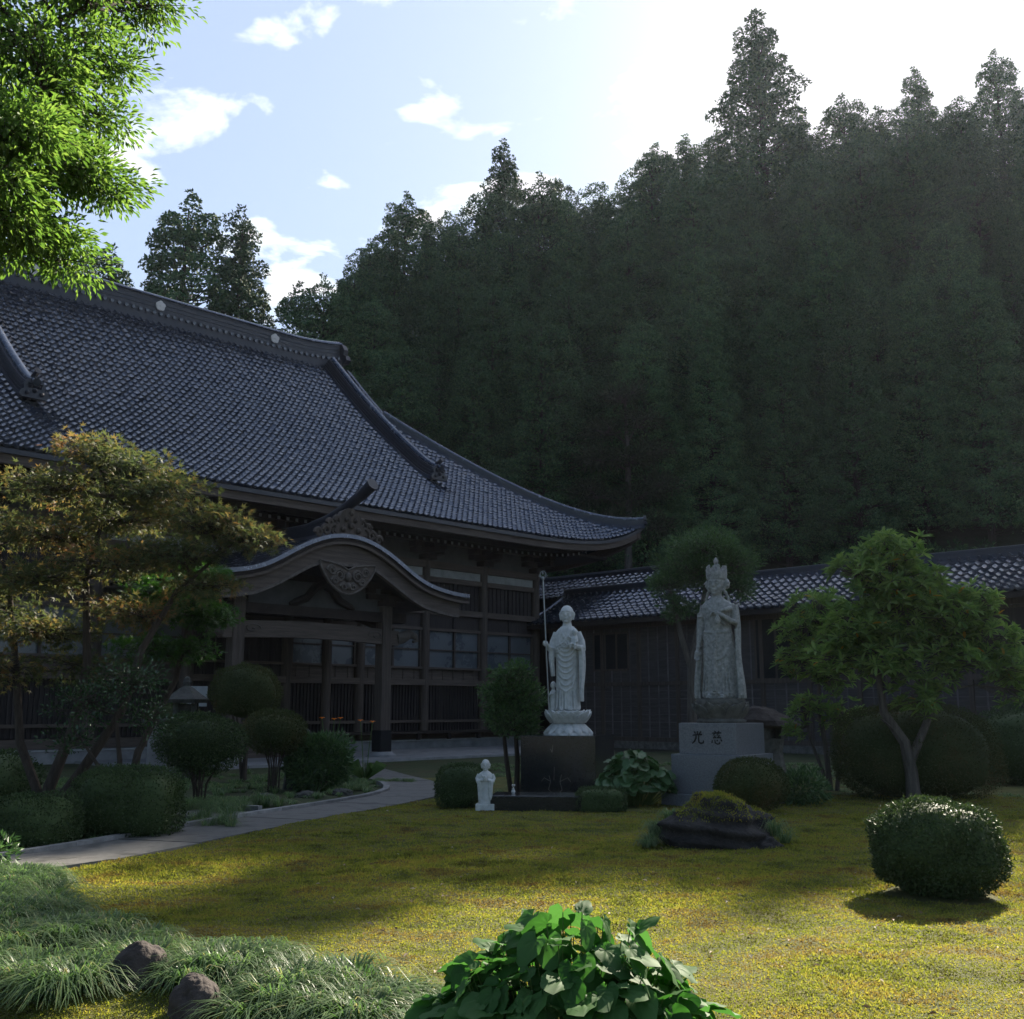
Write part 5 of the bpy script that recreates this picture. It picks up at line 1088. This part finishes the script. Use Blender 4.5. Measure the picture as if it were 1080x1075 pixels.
def hand(mb, p, d, side, s=1., curl=.7, n=4):
    """palm at p, fingers along d curling towards side"""
    p = Vector(p); d = Vector(d).normalized(); sd = Vector(side).normalized(); w_ = d.cross(sd).normalized()
    mb.ell(p, (.036*s, .036*s, .04*s), 10, 8)
    for k in range(4):
        o = w_*((k-1.5)*.019*s); l = (.05, .06, .056, .042)[k]*s; a = p+o+d*.02*s; b = a+d*l*.7+sd*l*.15; c = b+(d*(1-curl)+sd*curl).normalized()*l*.75; e = c+(sd*.9-d*curl*.8).normalized()*l*.5
        mb.tube([a, b, c, e], [.011*s, .0105*s, .0095*s, .007*s], 6)
    a = p-w_*.034*s; mb.tube([a, a+d*.025*s+sd*.03*s-w_*.012*s, a+d*.03*s+sd*.062*s], [.013*s, .011*s, .008*s], 6)
def lotus(mb, r0, h, n=10):
    """bowl of upright petals"""
    mb.lathe([(0, 0), (r0*.72, 0), (r0*.88, h*.25), (r0*.97, h*.7), (r0*.93, h*.97), (0, h*.97)], 48)
    for lay in (0, 1):
        for k in range(n):
            a = 2*math.pi*(k+.5*lay)/n; d = Vector((math.cos(a), math.sin(a), 0)); t = Vector((-d.y, d.x, 0)); w = r0*math.pi/n*(1.08 if lay else 1.0); g = []
            for i in range(7):
                u = i/6; rad = r0*(.76+.30*math.sin(u*1.45))+(.015 if lay else .035); z = h*(.02+u*(1.06 if lay else .92)); ww = w*math.sin(math.pi*min(1, .22+u*.78))**.6*(1 if u < .99 else .15)
                g.append([d*rad*(1-.04*abs(v)**2)+t*ww*v+Vector((0, 0, z-h*.05*abs(v))) for v in (-1, -.5, 0, .5, 1)])
            vs = [p for row in g for p in row]; vs += [p-d*.03 for p in vs]; fs = []
            for i in range(6):
                for j in range(4): q = i*5+j; fs.append((q, q+1, q+6, q+5)); fs.append((q+35, q+40, q+41, q+36))
            for i in range(6): fs.append((i*5, i*5+5, i*5+40, i*5+35)); fs.append((i*5+4, i*5+39, i*5+44, i*5+9))
            for j in range(4): fs.append((j, j+35, j+36, j+1)); fs.append((30+j, 31+j, 66+j, 65+j))
            mb.add(vs, fs)
def lotus_down(mb, r0, r1, h, n=12):
    mb.lathe([(0, 0), (r0, 0), (r0*.97, h*.12), (r1*1.15, h*.62), (r1, h), (0, h)], 48)
    for k in range(n):
        a = 2*math.pi*k/n; d = Vector((math.cos(a), math.sin(a), 0)); t = Vector((-d.y, d.x, 0)); pts = []
        for i in range(6):
            u = i/5; rad = r1+(r0*1.04-r1)*u**1.3; z = h*(1-u)**.75+.012; mb.ell(d*rad*.96+Vector((0, 0, z)), (.035+.05*math.sin(math.pi*(.15+.75*u)),)*2+(.022,), 8, 6) if False else None
            pts.append((d*rad+Vector((0, 0, z)), t, (d*.3+Vector((0, 0, 1))).normalized()))
        wd = [r0*math.pi/n*q for q in (.55, .75, .9, .95, .75, .2)]
        mb.sweep(pts, lambda i: [(-wd[i], -.012), (0, -.012), (wd[i], -.012), (wd[i]*.6, .018), (0, .03), (-wd[i]*.6, .018)])
# plinths
pl = empty('granite_plinth', (1.03, 20.1, 0), R(-19), label='polished black granite plinth under the pale statue with the staff', cat='plinth')
mb = MB(); mb.box(-.69, .69, -.69, .69, -.05, 1.09, bev=.012); mb.build('block', M['black_granite'], pl)
mb = MB(); mb.box(-.74, .74, -.74, .74, -.05, .05, bev=.01); mb.build('footing', M['black_granite'], pl)
mb = MB()   # thin grey lines: drop and vase outline on the front face
for pts in ([(-.13, .86), (-.10, .80), (-.085, .93)], [(-.10, .10), (-.17, .16), (-.13, .30), (-.16, .40)], [(.02, .10), (.08, .16), (.04, .30), (.07, .42)], [(-.13, .30), (-.25, .36), (-.30, .30)], [(.04, .30), (.18, .37), (.24, .30)], [(-.07, .32), (-.06, .55)]):
    for a, b in zip(pts[:-1], pts[1:]): mb.tube([(a[0], -.692, a[1]), (b[0], -.692, b[1])], .006, 5)
mb.build('vase_lines', M['dark_stone'], pl)
be = empty('offering_bench', (.62, 17.35, 0), R(-6), label='long low black granite block on the moss in front of the black plinth', cat='stone bench')
mb = MB(); mb.box(-.92, 1.05, -.38, .38, -.05, .25, bev=.012); mb.build('block', M['black_granite'], be)
va = empty('flower_vase', (.02, 17.45, .25), 0, label='tiny white vase with a pale flower at the left end of the low black block', cat='vase')
mb = MB(); mb.lathe([(0, 0), (.025, 0), (.035, .03), (.02, .06), (.024, .075), (0, .075)], 16); mb.build('vase', M['white_stone'], va, smooth=True)
mb = MB()
for a in (0, 2, 4): mb.tube([(0, 0, .06), (.02*math.cos(a), .02*math.sin(a), .13)], .003, 5); mb.ell((.02*math.cos(a), .02*math.sin(a), .13), (.012, .012, .014), 8, 6)
mb.build('flowers', M['white_mark'], va)
def mark(mb, strokes, cx, cz, s, y, w=.011):
    for st in strokes:
        pts = [(cx+x*s, y, cz+z*s) for x, z in st]; n = len(pts); mb.tube(pts, [w*s*14*(.65+.5*math.sin(math.pi*(i+.4)/(n))) for i in range(n)], 6, sy=1)
kp = empty('granite_plinth', (3.5, 18.3, 0), R(-38), label='stepped grey granite plinth with two black carved characters under the crowned statue', cat='plinth')
mb = MB(); mb.box(-.75, .75, -.75, .75, -.05, .20, bev=.01); mb.build('step', M['grey_granite'], kp)
mb = MB(); mb.box(-.62, .62, -.62, .62, .20, .83, bev=.01); mb.build('lower_block', M['grey_granite'], kp)
mb = MB(); mb.box(-.52, .52, -.52, .52, .83, 1.33, bev=.01); ub = mb.build('upper_block', M['grey_granite'], kp)
mb = MB(); s = .13; y = -.521
kou = [[(0, .95), (-.02, .5)], [(-.55, .85), (-.3, .55)], [(.6, .9), (.3, .55)], [(-.8, .32), (0, .42), (.75, .45)], [(-.22, .35), (-.3, -.1), (-.55, -.55), (-.9, -.85)], [(.2, .38), (.15, -.2), (.2, -.7), (.5, -.85), (.9, -.75), (.95, -.4)]]
ji = [[(-.35, 1.0), (-.15, .75)], [(.4, 1.0), (.15, .75)], [(-.75, .66), (0, .72), (.75, .72)], [(-.3, .66), (-.6, .35), (-.25, .32), (-.6, -.02)], [(-.6, -.02), (-.1, .05)], [(.3, .68), (.0, .38), (.45, .35), (.05, .0)], [(.05, 0), (.6, .06), (.65, -.08)], [(-.75, -.35), (-.85, -.75)], [(-.35, -.3), (-.3, -.75), (.1, -.9), (.45, -.8), (.45, -.55)], [(-.02, -.3), (.08, -.5)], [(.6, -.25), (.8, -.5)]]
mark(mb, kou, -.17, 1.10, s*.85, y, .0085); mb.build('carved_character', M['ink'], ub); mb = MB(); mark(mb, ji, .18, 1.10, s*.85, y, .0075)
mb.build('carved_character', M['ink'], ub)

# --- monk statue with staff and child
js = empty('monk_statue', (1.03, 20.1, 1.09), R(-14), label='pale stone monk statue with a staff and a child on the black plinth', cat='statue')
mb = MB(); lotus_down(mb, .44, .27, .20, 14); mb.build('lower_lotus', M['white_stone'], js, smooth=True)
mb = MB(); mb.tube([(0, 0, .18), (0, 0, .24)], .27, 32); b0 = len(mb.v); lotus(mb, .39, .22, 10); mb.v[b0:] = [(x, y, z+.22) for x, y, z in mb.v[b0:]]; mb.build('upper_lotus', M['white_stone'], js, smooth=True)
ZB = .44
mb = MB()
f1 = ((9, .035, 0), (5, .03, 1.0)); rings = []
for z, a, b in ((0, .215, .17), (.04, .23, .18), (.25, .215, .165), (.55, .21, .16), (.85, .215, .16), (1.05, .225, .165), (1.2, .235, .165), (1.32, .24, .16), (1.42, .225, .145), (1.49, .17, .125), (1.54, .10, .10)):
    k = max(0, min(1, 1.2-z)); rings.append(ering(0, 0, z, a, b, 48, [(f, am*k, p) for f, am, p in f1]))
mb.loft(rings)
yf = lambda x, z: -.168*math.sqrt(max(.05, 1-(x/.27)**2))-.004
for zt, w in ((1.26, .13), (1.19, .15), (1.11, .16), (1.02, .165), (.92, .165), (.82, .16), (.71, .15), (.60, .14)): swag(mb, w, zt, .12+.05*(1.3-zt), yf, .015, cx=.0)
# apron end and skirt pleats
for x in (-.16, -.11, -.06, -.01, .04, .09, .14): mb.tube([(x, yf(x, 0), .36), (x*1.06, yf(x, 0)-.01, .18), (x*1.12, yf(x, 0)-.02, .02)], [.012, .016, .018], 6)
mb.tube([(-.16, yf(.16, 0)-.0, .62), (-.12, -.165, .42), (0, -.18, .33), (.12, -.165, .42), (.17, yf(.17, 0), .62)], .016, 6)
# collars crossing on the chest
for sg in (1, -1): mb.tube([(.11*sg, .02, 1.52), (.10*sg, -.10, 1.46), (.04*sg, -.155, 1.34), (-.05*sg, -.17, 1.22)], [.03, .028, .022, .016], 8)
for q in range(3): mb.tube([(.16, -.06+.0*q, 1.46-.03*q), (.05, -.165, 1.30-.05*q), (-.10, -.165, 1.20-.06*q), (-.2, -.10, 1.16-.06*q)], .011, 6)
# arms: viewer's left holds the staff, viewer's right carries the child
mb.tube([(-.19, 0, 1.42), (-.265, .0, 1.25), (-.29, -.03, 1.10), (-.31, -.12, 1.12), (-.345, -.20, 1.20)], [.075, .07, .075, .052, .034], 12)
mb.tube([(.19, 0, 1.42), (.265, .0, 1.25), (.285, -.04, 1.12), (.24, -.15, 1.14), (.13, -.21, 1.17)], [.075, .07, .075, .055, .04], 12)
# sleeves falling from both forearms
for sg, zb in ((-1, .62), (1, .16)):
    rings = []
    for i in range(12):
        t = i/11; z = 1.14-(1.14-zb)*t; cx_ = sg*(.275+.015*math.sin(t*5)+(.02 if sg > 0 else -.0)*t); w_ = .055*(1-.35*t); dp = .10*(1-.35*t)
        rings.append(ering(cx_, -.06+.02*math.sin(t*6), z, w_, dp, 24, ((5, .16, t*2),)))
    mb.loft(rings)
    for q in range(3): mb.tube([(sg*(.30-.03*q), -.15+.02*q, 1.1), (sg*(.31-.03*q), -.14, .9), (sg*(.29-.02*q), -.11, zb+.12)], .012, 6)
head(mb, (0, -.02, 1.76), .345)
hand(mb, (-.352, -.235, 1.215), (-.5, -.6, .1), (.3, -.9, 0), 1.15, .9)
hand(mb, (.10, -.225, 1.17), (-.8, -.2, .1), (0, -.3, 1), 1.15, .5)
for sg in (1, -1):      # bare feet
    mb.tube([(.085*sg, -.10, .03), (.09*sg, -.20, .025)], [.045, .038], 8)
    for k in range(5): mb.ell((.062*sg+sg*k*.014, -.245+.006*k, .016), (.009, .02, .012), 6, 5)
mb.v = [(x, y, z+ZB) for x, y, z in mb.v]
sculpt(mb, 'figure', M['white_stone'], js, .0095, 1)
mb = MB()     # the carried child
head(mb, (.175, -.20, 1.42), .13); mb.tube([(.175, -.17, 1.35), (.18, -.19, 1.28), (.16, -.21, 1.18)], [.045, .068, .055], 10); mb.tube([(.13, -.2, 1.30), (.08, -.20, 1.33), (.05, -.17, 1.37)], [.024, .02, .017], 8); mb.tube([(.22, -.2, 1.3), (.23, -.24, 1.24), (.19, -.26, 1.22)], [.024, .02, .017], 8)
mb.tube([(.15, -.23, 1.2), (.11, -.27, 1.2), (.11, -.27, 1.12)], [.03, .026, .022], 8); mb.tube([(.19, -.23, 1.2), (.2, -.27, 1.18), (.19, -.26, 1.1)], [.03, .026, .022], 8)
mb.v = [(x, y, z+ZB) for x, y, z in mb.v]; sculpt(mb, 'carried_child', M['white_stone'], js, .007, 1)
mb = MB()     # the child standing at the robe
mb.loft([ering(-.265, -.04, z, a, b, 24, ((6, .05, 0),)) for z, a, b in ((0, .075, .07), (.15, .07, .065), (.28, .062, .055), (.35, .045, .045), (.39, .025, .025))]); head(mb, (-.262, -.05, .46), .135)
mb.tube([(-.30, -.04, .33), (-.32, -.10, .27), (-.25, -.14, .31)], [.028, .022, .016], 8); mb.tube([(-.22, -.04, .33), (-.19, -.10, .33), (-.17, -.15, .38)], [.028, .022, .016], 8)
mb.v = [(x, y, z+ZB) for x, y, z in mb.v]; sculpt(mb, 'standing_child', M['white_stone'], js, .0075, 1)
mb = MB(); a = Vector((-.30, -.26, ZB)); b = Vector((-.40, -.26, ZB+2.42)); mb.tube([a, b], .013, 10)
d_ = (b-a).normalized(); mb.ell(b, (.03, .03, .04), 10, 8); mb.ell(b+d_*.10, (.014, .014, .03), 8, 6)
mb.tube([b+Vector((.055*math.cos(t), 0, .07+.07*math.sin(t))) for t in np.linspace(-1.57, 4.71, 20)], .008, 6)
for k in (-1, 1): mb.tube([b+Vector((k*.055+.022*math.cos(t), 0, .05+.022*math.sin(t))) for t in np.linspace(0, 6.28, 12)], .004, 5)
mb.build('staff', M['metal'], js, smooth=True)

# --- crowned statue
ks = empty('crowned_statue', (3.5, 18.3, 1.33), R(-30), label='tall grey stone bodhisattva statue with a high crown holding a small jar before its chest', cat='statue')
mb = MB(); mb.lathe([(0, 0), (.40, 0), (.42, .04), (.36, .07), (.36, .09), (0, .09)], 40); b0 = len(mb.v); lotus(mb, .43, .26, 9); mb.v[b0:] = [(x, y, z+.08) for x, y, z in mb.v[b0:]]; mb.tube([(0, 0, .33), (0, 0, .40)], [.42, .40], 40)
mb.build('lotus_pedestal', M['dark_stone'], ks, smooth=True)
ZB = .40; mb = MB(); rings = []
for z, a, b in ((0, .27, .20), (.04, .29, .215), (.3, .28, .20), (.65, .27, .195), (.95, .26, .185), (1.12, .25, .175), (1.22, .225, .165), (1.34, .225, .165), (1.48, .26, .175), (1.58, .275, .17), (1.66, .245, .15), (1.72, .15, .12), (1.76, .10, .10)):
    k = max(0, min(1, 1.1-z)); rings.append(ering(0, 0, z, a, b, 48, ((7, .04*k, 0), (4, .03*k, .8))))
mb.loft(rings)
yf = lambda x, z: -(.155+.055*max(0, 1-z/1.2))*math.sqrt(max(.06, 1-(x/.31)**2))-.006
# belt, double hanging scarves, long central sash, hems
mb.tube([(x, yf(x, 1.14), 1.15-.02*math.cos(x*9)) for x in np.linspace(-.21, .21, 12)], .022, 8)
for zt, dr, w, r0 in ((1.12, .18, .20, .022), (1.08, .22, .215, .014), (.86, .20, .225, .024), (.80, .26, .23, .014), (1.16, .11, .19, .012), (.62, .22, .2, .010), (.98, .2, .21, .010)): swag(mb, w, zt, dr, yf, r0)
mb.tube([(.0, -.20, 1.10), (.01, -.215, .9), (-.01, -.225, .6), (0, -.235, .12)], [.028, .03, .034, .045], 8)
for i in range(9): z = 1.02-i*.1; sg = 1 if i % 2 else -1; mb.tube([(-.035*sg, -.235, z), (.045*sg, -.25, z-.05)], .011, 6)
for x in (-.22, -.17, -.12, .12, .17, .22): mb.tube([(x*.85, yf(x*.85, .9), .75), (x, yf(x, .4)-.01, .35), (x*1.12, yf(x, 0)-.01, .03)], [.008, .014, .018], 6)
mb.tube([(x, yf(x, 0)-.01, .09+.012*math.sin(x*70)) for x in np.linspace(-.27, .27, 40)], .02, 6)
# necklace, bare chest folds and shoulder cloth
for zt, dr, w in ((1.66, .10, .12), (1.63, .15, .15)): swag(mb, w, zt, dr, lambda x, z: -.15*math.sqrt(max(.1, 1-(x/.27)**2))-.01, .010)
mb.ell((0, -.165, 1.50), (.025, .02, .03)); mb.tube([(-.20, -.06, 1.66), (-.10, -.15, 1.56), (.04, -.175, 1.40), (.18, -.15, 1.26)], [.03, .028, .026, .02], 8); mb.tube([(-.16, -.06, 1.69), (-.06, -.16, 1.60), (.08, -.18, 1.45), (.2, -.14, 1.32)], .013, 6)
# viewer's right arm bent across the chest with a jar; viewer's left arm hanging, palm forward
mb.tube([(.225, 0, 1.62), (.30, .0, 1.46), (.315, -.04, 1.30), (.27, -.15, 1.33), (.17, -.235, 1.42), (.10, -.26, 1.45)], [.075, .065, .062, .052, .038, .034], 12)
hand(mb, (.07, -.27, 1.46), (-.85, -.1, .1), (0, -.5, -.6), 1.25, .7)
mb.tube([(.13, -.235, 1.50), (.2, -.22, 1.52), (.29, -.12, 1.55)], [.03, .04, .05], 10)
mb.tube([(-.225, 0, 1.62), (-.285, .01, 1.40), (-.30, -.01, 1.16), (-.325, -.06, .96), (-.34, -.09, .84)], [.075, .063, .055, .042, .032], 12)
hand(mb, (-.345, -.105, .79), (0, -.12, -1), (.2, -1, 0), 1.35, .25)
for z in (.9, 1.43): mb.tube([(-.33 if z < 1 else -.285, -.07 if z < 1 else 0, z-.012), (-.33 if z < 1 else -.285, -.07 if z < 1 else 0, z+.012)], [.05 if z < 1 else .078]*2, 12)
# long scarves falling at both sides
for sg in (-1, 1):
    rings = []
    for i in range(16):
        t = i/15; z = (1.62 if sg > 0 else 1.5)*(1-t)+.0*t; cx_ = sg*(.325+.045*t+.012*math.sin(t*9)); rings.append(ering(cx_, .02-.04*t+.02*math.sin(t*7), max(z, .0), .03+.035*t, .06+.045*t, 20, ((5, .2, t*3),)))
    mb.loft(rings)
    for q in range(2): mb.tube([(sg*(.31+.02*q), -.05, 1.2), (sg*(.335+.03*q), -.08, .7), (sg*(.37+.03*q), -.11, .05)], [.010, .016, .02], 6)
    mb.tube([(.10*sg, -.15, .03), (.11*sg, -.27, .02)], [.055, .045], 8)
    for k in range(5): mb.ell((.075*sg+sg*k*.018, -.32+.008*k, .018), (.011, .024, .014), 6, 5)
head(mb, (0, -.02, 1.98), .385)
# side heads, hair and tall crown
for sg in (-1, 1):
    mb.ell((.155*sg, .05, 2.00), (.065, .075, .10), 12, 9); mb.tube([(.21*sg, -.0, 2.03), (.225*sg, -.012, 1.995)], .012, 6); mb.ell((.205*sg, -.0, 1.96), (.016, .02, .008), 6, 5)
    mb.tube([(.15*sg, .0, 1.86), (.19*sg, .02, 1.76), (.21*sg, .0, 1.66)], [.03, .024, .016], 8)
mb.tube([(0, .02, 2.08), (0, .02, 2.15), (0, .02, 2.22)], [.165, .18, .175], 24)
for k in range(11):
    a = 2*math.pi*k/11+.15; x, y = .155*math.cos(a), .02+.155*math.sin(a); hh = .095 if k % 2 else .075; mb.ell((x, y, 2.21+hh*.35), (.034, .03, hh*.62), 8, 7); mb.ell((x*1.02, y*1.02, 2.22+hh), (.024, .024, .028), 8, 6)
mb.tube([(0, .02, 2.16), (0, .02, 2.27)], [.13, .09], 16); mb.tube([(0, .02, 2.22), (0, .02, 2.33), (0, .02, 2.36)], [.055, .05, .03], 12); mb.ell((0, .01, 2.405), (.045, .045, .055)); mb.ell((0, .01, 2.46), (.022, .022, .022))
mb.tube([(x, -.155*math.sqrt(max(.05, 1-(x/.16)**2))+.01, 2.10) for x in np.linspace(-.155, .155, 16)], .015, 6)
mb.v = [(x*1.0, y, z*.965+ZB) for x, y, z in mb.v]
sculpt(mb, 'figure', M['grey_stone'], ks, .0105, 1)
mb = MB(); mb.lathe([(0, 0), (.028, 0), (.05, .05), (.05, .09), (.026, .13), (.02, .16), (.03, .18), (0, .18)], 18, (.10, -.30, 1.27*.965+ZB)); mb.build('jar', M['grey_stone'], ks, smooth=True)

# --- small praying statue
ss_ = empty('small_statue', (-.41, 17.15, 0), R(-4), label='small pale child monk statue with joined hands beside the low black block', cat='statue')
mb = MB(); mb.box(-.145, .145, -.12, .12, -.02, .125, bev=.01); mb.build('base_block', M['white_stone'], ss_)
mb = MB(); rings = []
for z, a, b in ((.12, .10, .085), (.14, .108, .09), (.3, .105, .085), (.45, .115, .09), (.53, .118, .09), (.575, .10, .08), (.61, .055, .06)): rings.append(ering(0, 0, z, a, b, 36, ((8, .03 if z < .5 else 0, 0),)))
mb.loft(rings)
for sg in (1, -1):
    mb.tube([(.095*sg, 0, .56), (.125*sg, -.01, .50), (.115*sg, -.05, .455), (.04*sg, -.105, .485)], [.036, .036, .034, .02], 10)
    mb.loft([ering(.085*sg, -.055, z, a, b, 18, ((4, .12, z*9),)) for z, a, b in ((.47, .042, .05), (.36, .036, .045), (.24, .03, .036), (.18, .022, .026))])
    mb.tube([(.014*sg, -.105, .47), (.012*sg, -.115, .505), (.006*sg, -.112, .55)], [.016, .015, .009], 8)
    for k in range(3): mb.tube([(.012*sg+.0, -.128+.010*k, .50), (.005*sg, -.124+.010*k, .555)], .006, 5)
    mb.tube([(.05*sg, -.03, .60), (.045*sg, -.08, .55), (.0, -.10, .51)], .012, 6)
head(mb, (0, -.005, .705), .175)
sculpt(mb, 'figure', M['white_stone'], ss_, .0055, 1)

# ------------------------------------------------------------------ stone post, standing stone, natural stone lantern
sp = empty('stone_post', (-7.0, 21.7, 0), R(20), label='pale inscribed stone post with a flat cap between the hedge and the stemmed bush', cat='stone post')
mb = MB(); mb.box(-.19, .19, -.19, .19, -.05, 1.22, bev=.012); pb = mb.build('post', M['concrete'], sp); mb = MB(); mb.box(-.30, .30, -.30, .30, 1.22, 1.36, bev=.03); mb.build('cap', M['old_stone'], sp)
mb = MB(); mb.box(-.34, .34, -.34, .34, -.06, .10, bev=.02); mb.build('footing', M['old_stone'], sp)
mb = MB(); rr = random.Random(12)
for cxx, zz0, nn in ((-.05, 1.02, 5), (.07, .95, 4)):      # worn illegible strokes
    for i in range(nn):
        for k in range(4):
            x = cxx+rr.uniform(-.035, .035); z = zz0-i*.16+rr.uniform(-.05, .05); a = rr.choice((0, 1.57, .8)); mb.tube([(x, -.191, z), (x+.035*math.cos(a), -.191, z+.035*math.sin(a))], .005, 5)
mb.build('worn_inscription', M['dark_stone'], pb)
st = empty('stone_lantern', (-7.35, 24.6, 0), R(10), label='old mossy stone lantern half hidden behind the stone post and under the maple branches', cat='stone lantern')
mb = MB(); mb.lathe([(0, -.05), (.34, -.05), (.34, .12), (.24, .2), (.15, .3), (.14, 1.0), (.17, 1.1), (.30, 1.2), (.32, 1.3), (0, 1.3)], 24); mb.build('shaft', M['old_stone'], st, smooth=True)
mb = MB()
for sx_ in (-1, 1):
    for sy_ in (-1, 1): mb.box(sx_*.2-.05, sx_*.2+.05, sy_*.2-.05, sy_*.2+.05, 1.3, 1.68)
mb.box(-.13, .13, -.13, .13, 1.3, 1.66); mb.build('fire_box', M['old_stone'], st)
mb = MB(); mb.lathe([(0, 1.68), (.46, 1.68), (.50, 1.76), (.32, 1.88), (.14, 2.02), (.07, 2.06), (.10, 2.14), (.06, 2.24), (.0, 2.28)], 6); mb.build('cap', M['old_stone'], st)
ms = empty('standing_stone', (-4.25, 21.9, 0), R(12), label='rough upright standing stone with a dark inscription half hidden among the path shrubs', cat='standing stone')
mb = MB(); mb.loft([[( .27*sx_*(1-.15*t)+.03*math.sin(t*5), .12*sy_, -.05+1.25*t) for sx_, sy_ in ((-1, -1), (0, -1.2), (1, -1), (1.08, 0), (1, 1), (0, 1.1), (-1, 1), (-1.1, 0))] for t in (0, .25, .5, .75, .93)]+[[(.16*sx_-.04, .06*sy_, 1.19) for sx_, sy_ in ((-1, -1), (0, -1.2), (1, -1), (1.08, 0), (1, 1), (0, 1.1), (-1, 1), (-1.1, 0))]]); so_ = mb.build('stone', M['old_stone'], ms)
mb = MB(); mb.tube([(-.05, -.142, .85), (.06, -.142, .88)], .012, 5); mb.tube([(0, -.142, .95), (-.03, -.142, .78), (-.08, -.142, .70)], .012, 5); mb.tube([(.01, -.142, .82), (.07, -.142, .70)], .012, 5); mb.build('inscription', M['ink'], so_)
nl = empty('stone_lantern', (5.35, 22.6, 0), R(15), label='squat lantern of natural stone with a wide brown rock cap behind the crowned statue', cat='stone lantern')
mb = MB(); mb.loft([ering(0, 0, z, a, a*.8, 10) for z, a in ((-.05, .36), (.35, .28), (.7, .22), (.95, .27))]); mb.build('base_stone', M['dark_stone'], nl)
mb = MB()
for sx_ in (-1, 1): mb.box(sx_*.19-.07, sx_*.19+.07, -.18, .18, .95, 1.18)
mb.box(-.26, .26, .08, .18, .95, 1.18); mb.build('fire_box', M['dark_stone'], nl)
rr_ = np.random.default_rng(4); rings = []
for z, a, cx_ in ((1.16, .50, .0), (1.20, .64, .02), (1.30, .60, -.02), (1.42, .42, -.10), (1.54, .26, -.2), (1.60, .10, -.24)): rings.append([(cx_+a*1.05*math.cos(t)*(1+rr_.normal()*.05), a*.7*math.sin(t)*(1+rr_.normal()*.05), z-.09*math.cos(t)*a+rr_.normal()*.012) for t in np.linspace(0, 6.28, 18, endpoint=False)])
mb = MB(); mb.loft(rings); mb.build('rock_cap', M['brown_rock'], nl)
nb = empty('notice_board', (-7.9, 27.2, 0), R(8), label='small white board on a post at the left side of the porch', cat='notice board')
mb = MB(); mb.box(-.28, .28, -.02, .02, 1.6, 2.1, bev=.005); mb.build('panel', M['plaster'], nb); mb = MB(); mb.box(-.03, .03, .025, .08, -.05, 2.1); mb.build('post', M['wood_v'], nb)
